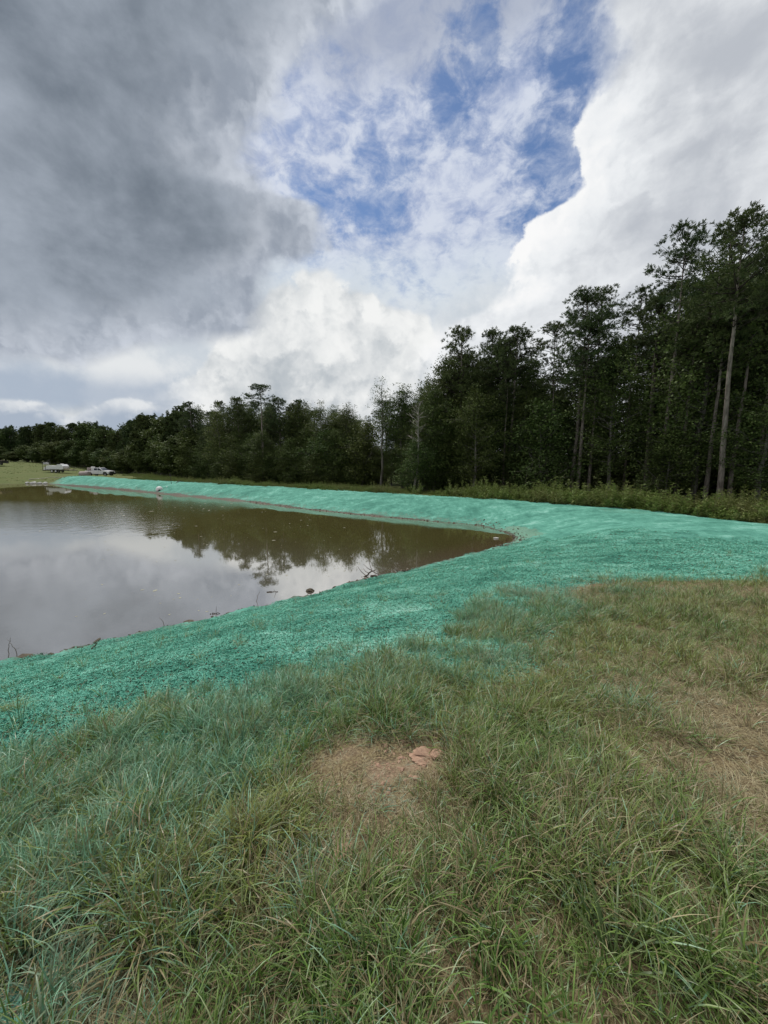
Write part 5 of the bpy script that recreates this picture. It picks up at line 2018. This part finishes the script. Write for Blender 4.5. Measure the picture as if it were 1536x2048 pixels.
def build_small_things():
    # float at the far waterline
    x, y = -32.6, 55.7
    t = empty('intake_float', (x, y, -0.08), 0.3)
    tag(t, 'white round intake float at the far waterline with a dark hose behind it', 'float')
    m = MB()
    V, F = lathe([(.02, -.1), (.30, -.05), (.42, .12), (.46, .34), (.40, .58), (.24, .74), (.02, .78)], 20)
    m.add(np.array(V) + (0, 0, .22), F)
    m.obj('ball', OFFWHITE, t)
    m = MB()
    V, F = lathe([(.35, 0), (.66, .02), (.68, .10), (.62, .15), (.36, .16)], 20)
    m.add(V, F)
    m.add(np.array([(-.5, -.2, .04), (-.5, .2, .04), (-1.25, 0, .05), (-.5, -.15, .2), (-.5, .15, .2)]), [[0, 1, 2], [3, 2, 4], [0, 2, 3], [1, 4, 2]])
    m.obj('collar', OFFWHITE, t)
    m = MB()
    m.tube([(.12, -.47, .42), (.12, -.36, .42)], .17, 14)
    m.obj('inlet', BLACK, t)
    m = MB()
    m.tube([(.35, 0, .55), (.75, .15, .62), (.95, .2, .8), (1.0, .22, .95)], .09, 8)
    m.obj('elbow', OFFWHITE, t)
    gz = ground_z(-31.4, 57.4)
    stick('hose', [(-31.8, 56.0, .35), (-31.4, 56.8, .45), (-31.0, 58.0, gz + .35), (-30.7, 59.3, ground_z(-30.7, 59.3) + .08)], .07, HOSE, 'black hose running from the white float up the sprayed bank', 'hose')
    stick('stake', [(-31.6, 57.2, gz - .2), (-31.75, 57.3, gz + 1.5)], .035, DARKMETAL, 'thin dark stake standing in the bank behind the white float', 'stake')

    # white stones where the far grass meets the dam
    for i, (x, y, r, lb) in enumerate([(-68.9, 75.6, .42, 'largest pale stone of the row at the far corner of the pond'), (-67.6, 75.5, .34, 'second pale stone from the right in the row at the far corner of the pond'),
                                       (-70.2, 75.7, .30, 'leftmost small pale stone of the row at the far corner of the pond'), (-66.4, 75.3, .36, 'rightmost pale stone of the row at the far corner of the pond')]):
        o = link(bpy.data.objects.new('stone', lump_mesh('stone', r, 20 + i, STONE, (1.3, 1, .75))))
        o.location = (x, y, max(0.02, ground_z(x, y)) + r * .2)
        tag(o, lb, 'stone', 'pale stones at the far corner of the pond')
    stick('pole', [(-73.0, 79.2, ground_z(-73, 79.2) + .08), (-70.6, 82.6, ground_z(-70.6, 82.6) + .12)], .09, POLE, 'long pale pole lying up the grass at the far end of the dam', 'pole', seed=3)
    stick('pole', [(-69.0, 80.6, ground_z(-69, 80.6) + .08), (-67.4, 82.4, ground_z(-67.4, 82.4) + .12)], .07, POLE, 'short pale pole lying right of the long one at the end of the dam', 'pole', seed=4)

    # in the water
    stick('floating_stick', [(-4.40, 13.90, 0.012), (-4.0, 13.94, 0.016)], .022, WOOD, 'thin dark stick floating left of the small rock', 'stick', 1, 5)
    stick('floating_stick', [(-5.62, 11.84, 0.012), (-5.32, 11.88, 0.016)], .020, WOOD, 'short dark stick floating near the left of the sprayed bank', 'stick', 1, 6)
    o = link(bpy.data.objects.new('rock', lump_mesh('rock', .12, 31, MUD, (1.3, 1, .8))))
    o.location = (-2.8, 14.02, 0.01)
    tag(o, 'small dark rock breaking the water near the bank', 'rock')
    stick('driftwood', [(-.55, 15.62, .06), (.1, 15.85, .08), (.42, 16.0, .06)], .075, WOOD, 'brown driftwood log lying along the waterline', 'log', 2, 7)
    stick('driftwood', [(.6, 16.25, .05), (1.15, 16.5, .10)], .055, TWIG, 'pale shorter driftwood piece right of the brown log', 'log', 2, 8)
    stick('snag', [(-.95, 15.75, -.02), (-.62, 15.9, .10), (-.40, 15.95, .24)], .045, WOOD, 'forked black snag poking from the water beside the driftwood', 'snag', 4, 9)
    for i, (x, y, h, lb) in enumerate([(-4.49, 12.95, .42, 'thin upright twig in the water below the floating stick'), (-6.62, 11.0, .30, 'thin twig at the waterline near the short floating stick'),
                                       (-9.45, 9.05, .62, 'dry reed stem at the left edge of the picture'), (-9.25, 9.1, .45, 'shorter dry reed stem beside the one at the left edge'),
                                       (-7.2, 8.93, .28, 'dark stubby stalk on the near bank at the left')]):
        z = max(-.05, ground_z(x, y) - .05)
        stick('dry_stem', [(x, y, z), (x + .05 * (-1) ** i, y + .02, z + h * .6), (x + .14 * (-1) ** i, y, z + h)], .009 if i < 4 else .022, TWIG, lb, 'stem', 1 if i < 4 else 0, 10 + i)
    for i, (x, y, r, lb) in enumerate([(7.0, 23.6, .10, 'pale flat stone in the mud at the tip of the pond')]):
        o = link(bpy.data.objects.new('stone', lump_mesh('stone', r, 41, STONE, (1.8, 1, .5))))
        o.location = (x, y, max(ground_z(x, y), 0) + .03)
        tag(o, lb, 'stone')

    # clods along the waterline and dark clods at the left
    g = np.random.default_rng(44)
    coll = proto_collection('shore_clod', [lump_mesh('clod', 1.0, 50 + i, MUD, (1.25, 1, .6), 1 if i else 2, .3) for i in range(4)])
    L = np.array(dense(SHORE[:18], .5))
    P = []
    for q in L:
        tip = math.dist(q, (8, 24)) < 4.5
        for j in range(22 if tip else 7):
            P.append(q + g.normal(0, .55 if tip else .14, 2))
    P = np.array(P)
    fl = fields(P)
    k = fl['shore'] > -0.12
    P = P[k]
    n = len(P)
    far = np.hypot(P[:, 0], P[:, 1])
    scatter('shore_clods', coll, np.c_[P, np.maximum(height(P), -.01)], g.uniform(0, 6.28, (n, 3)) * (0.1, .1, 1), np.exp(g.normal(-3.5, .45, n)) * np.where(far > 20, 1.15, 1.0), g.integers(0, 4, n), {})
    for i, (x, y, r, lb) in enumerate([(-9.0, 9.05, .17, 'flat brown mud clod at the waterline by the left edge'), (-5.95, 11.15, .13, 'dark mud clod on the near waterline right of the left stalk')]):
        o = link(bpy.data.objects.new('mud_clod', lump_mesh('mud_clod', r, 60 + i, MUD, (1.5, 1, .5))))
        o.location = (x, y, max(0, ground_z(x, y)) + .03)
        tag(o, lb, 'clod')
    coll = proto_collection('clay_crumb', [lump_mesh('crumb', 1.0, 90 + i, CLAY, (1.3, 1, .6), 1, .3) for i in range(3)])
    P = np.vstack([g.normal((0.05, 1.93), (.16, .13), (150, 2)), g.normal((0.25, 2.03), (.07, .06), (60, 2)), g.normal((-.25, 1.4), (.08, .07), (40, 2)), g.normal((-1.1, 1.02), (.12, .07), (30, 2))])
    n = len(P)
    scatter('clay_crumbs', coll, np.c_[P, height(P)], g.uniform(0, 6.28, (n, 3)) * (.1, .1, 1), np.exp(g.normal(-5.2, .5, n)), g.integers(0, 3, n), {})
    # broken crust of clay in the bare patch
    for i, (x, y, r, a, lb) in enumerate([(.235, 2.07, .052, .3, 'largest orange clay chunk at the upper right of the bare patch'), (.315, 2.06, .034, 1.2, 'orange clay chunk right of the largest chunk'),
                                          (.20, 1.99, .030, 2.2, 'small clay chunk just below the largest chunk'), (-.175, 1.44, .034, .7, 'clay chunk alone in the lower bare patch')]):
        o = link(bpy.data.objects.new('clay_chunk', lump_mesh('clay_chunk', r, 70 + i, CLAY, (1.6, 1, .42), 3, .25)))
        o.location = (x, y, ground_z(x, y) + .012)
        o.rotation_euler = (.1, .15, a)
        tag(o, lb, 'clod', 'clay chunks in the bare patches')

    # bits of mulch and leaf floating on the water
    m = simple('floating_bits', (0.34, 0.33, 0.24), .6, grime=.4)
    V, F = lathe([(.01, .004), (.6, .006), (1.0, .0)], 7)
    coll = proto_collection('floating_bit', [mesh_np('bit', np.array(V) * (1, .6, 1), np.array(F), m, False, {'b': np.full(len(V), .5)})])
    P = np.vstack([g.normal((-20, 36), (6, 5), (150, 2)), g.normal((-8, 24), (5, 5), (70, 2)), g.normal((-3, 17), (2.5, 1.2), (40, 2)), g.normal((-7, 13), (2, 1), (25, 2))])
    P = P[sdist(P, SHORE_A) > .25]
    n = len(P)
    scatter('floating_debris', coll, np.c_[P, np.full(n, .004)], np.c_[np.zeros((n, 2)), g.uniform(0, 6.28, n)], np.exp(g.normal(-3.5, .5, n)) * (.5 + np.hypot(P[:, 0], P[:, 1]) / 30), np.zeros(n), {})


build_small_things()


def build_tufts():
    """the tall tufts that stand out one by one"""
    spec = [
        ((-0.90, 2.10), 13, (.20, .34), (.006, .010), (0, 18), (5, 40), 'tall dark upright grass tuft at the edge of the teal dusted grass'),
        ((-0.78, 1.97), 9, (.14, .24), (.006, .010), (0, 22), (10, 45), 'shorter broad bladed tuft just below the tall dark tuft'),
        ((-2.85, 2.72), 7, (.22, .38), (.007, .011), (0, 20), (5, 40), 'dark spiky tuft at the left edge where the mulch begins'),
        ((-2.32, 3.10), 5, (.14, .26), (.005, .008), (5, 30), (10, 40), 'few dark blades leaning out of the mulch left of centre'),
        ((1.57, 4.52), 12, (.20, .36), (.007, .011), (0, 16), (5, 35), 'tall upright tuft in the far grass below the dry yellow patch'),
        ((0.13, 3.01), 14, (.14, .24), (.007, .011), (5, 35), (10, 60), 'bushy green tuft on the grass edge below the mulch'),
        ((0.74, 1.02), 24, (.20, .38), (.005, .008), (5, 40), (30, 95), 'big arching tuft with pale blades at the lower right'),
        ((-0.16, 1.35), 9, (.16, .26), (.006, .009), (25, 60), (10, 50), 'tuft leaning over the lower clay patch'),
        ((-1.08, 3.50), 4, (.18, .32), (.004, .006), (0, 12), (0, 20), 'thin upright stalks at the mulch edge'),
        ((-7.15, 8.55), 6, (.14, .26), (.008, .012), (0, 20), (5, 30), 'small dark tuft sprouting on the mulch near the water'),
        ((2.20, 3.72), 16, (.16, .30), (.006, .009), (15, 55), (20, 80), 'pale sprawling tuft on the right of the grass'),
        ((0.86, 1.69), 16, (.08, .16), (.006, .010), (10, 50), (10, 60), 'bright yellow green tuft in the middle of the right hand grass'),
    ]
    for i, ((x, y), n, L, W, tl, bd, lb) in enumerate(spec):
        v, f, at = blades(n, .035, L, W, tl, bd, 0.05, 800 + i, segs=6)
        o = link(bpy.data.objects.new('grass_tuft', mesh_np('grass_tuft', v, f, TUFT_MAT, True, at)))
        o.location = (x, y, ground_z(x, y) - .01)
        bright = i == 11
        o['bright'] = 1.0 if bright else 0.0
        o['dust'] = [.5, .45, .55, .7, .35, .25, .1, 0, .6, .75, .4, 0][i]
        tag(o, lb, 'grass tuft', 'tall grass tufts')


def tuft_material():
    m, nt, out = new_mat('tuft_blade')
    b, t = attr('b'), attr('t')
    c = mixc(b, (0.045, 0.088, 0.024), (0.115, 0.165, 0.050))
    c = mixc(attr('bright', 'OBJECT'), c, (0.16, 0.25, 0.05))
    c = mixc(ss(.6, 1.0, t) * .35, c, (0.25, 0.26, 0.12))
    dust = S.math('MINIMUM', ss(0.2, 0.9, attr('dust', 'OBJECT') + (noise(position(), 30, 3, .6) - .5) * .9), .85)
    c = mixc(dust, c, (0.10, 0.29, 0.21))
    pr = principled(None, c, 0.45, 0.4)
    tr = nt.nodes.new('ShaderNodeBsdfTranslucent')
    nt.links.new(c.s, tr.inputs['Color'])
    mx = nt.nodes.new('ShaderNodeMixShader')
    mx.inputs[0].default_value = 0.25
    nt.links.new(pr.outputs[0], mx.inputs[1])
    nt.links.new(tr.outputs[0], mx.inputs[2])
    nt.links.new(mx.outputs[0], out.inputs[0])
    return m


TUFT_MAT = tuft_material()
build_tufts()


def build_snag():
    x, y = 3.4, 45.5
    t = empty('dead_tree', (x, y, ground_z(x, y) - .1))
    tag(t, 'leaning dead grey snag with bare twiggy top in front of the wood', 'dead tree')
    g = np.random.default_rng(77)
    m = MB()
    h = 10.5
    tt = np.linspace(0, 1, 10)
    P = np.c_[.9 * tt + .25 * np.sin(tt * 5), .15 * np.sin(tt * 7), tt * h]
    m.tube(P, .13 * (1.05 - tt) + .02, 7)
    m.obj('trunk', DEAD_WOOD, t)
    m = MB()
    for i in range(26):
        s = g.uniform(.52, .99)
        o = np.array([np.interp(s, tt, P[:, c]) for c in range(3)])
        a = g.uniform(0, 6.28)
        d = unit(np.array([math.cos(a), math.sin(a), g.uniform(.3, 1.2)]))
        L = g.uniform(.6, 1.9) * (1.25 - s * .5)
        e = o + d * L
        m.tube([o, o + d * L * .5 + g.normal(0, .08, 3), e], [.035, .022, .008], 4)
        for j in range(4):
            b = o + (e - o) * g.uniform(.4, .95)
            dd = unit(d + g.normal(0, .6, 3))
            m.tube([b, b + dd * g.uniform(.3, .8)], [.014, .005], 3)
    m.obj('branch', DEAD_WOOD, t)


build_snag()
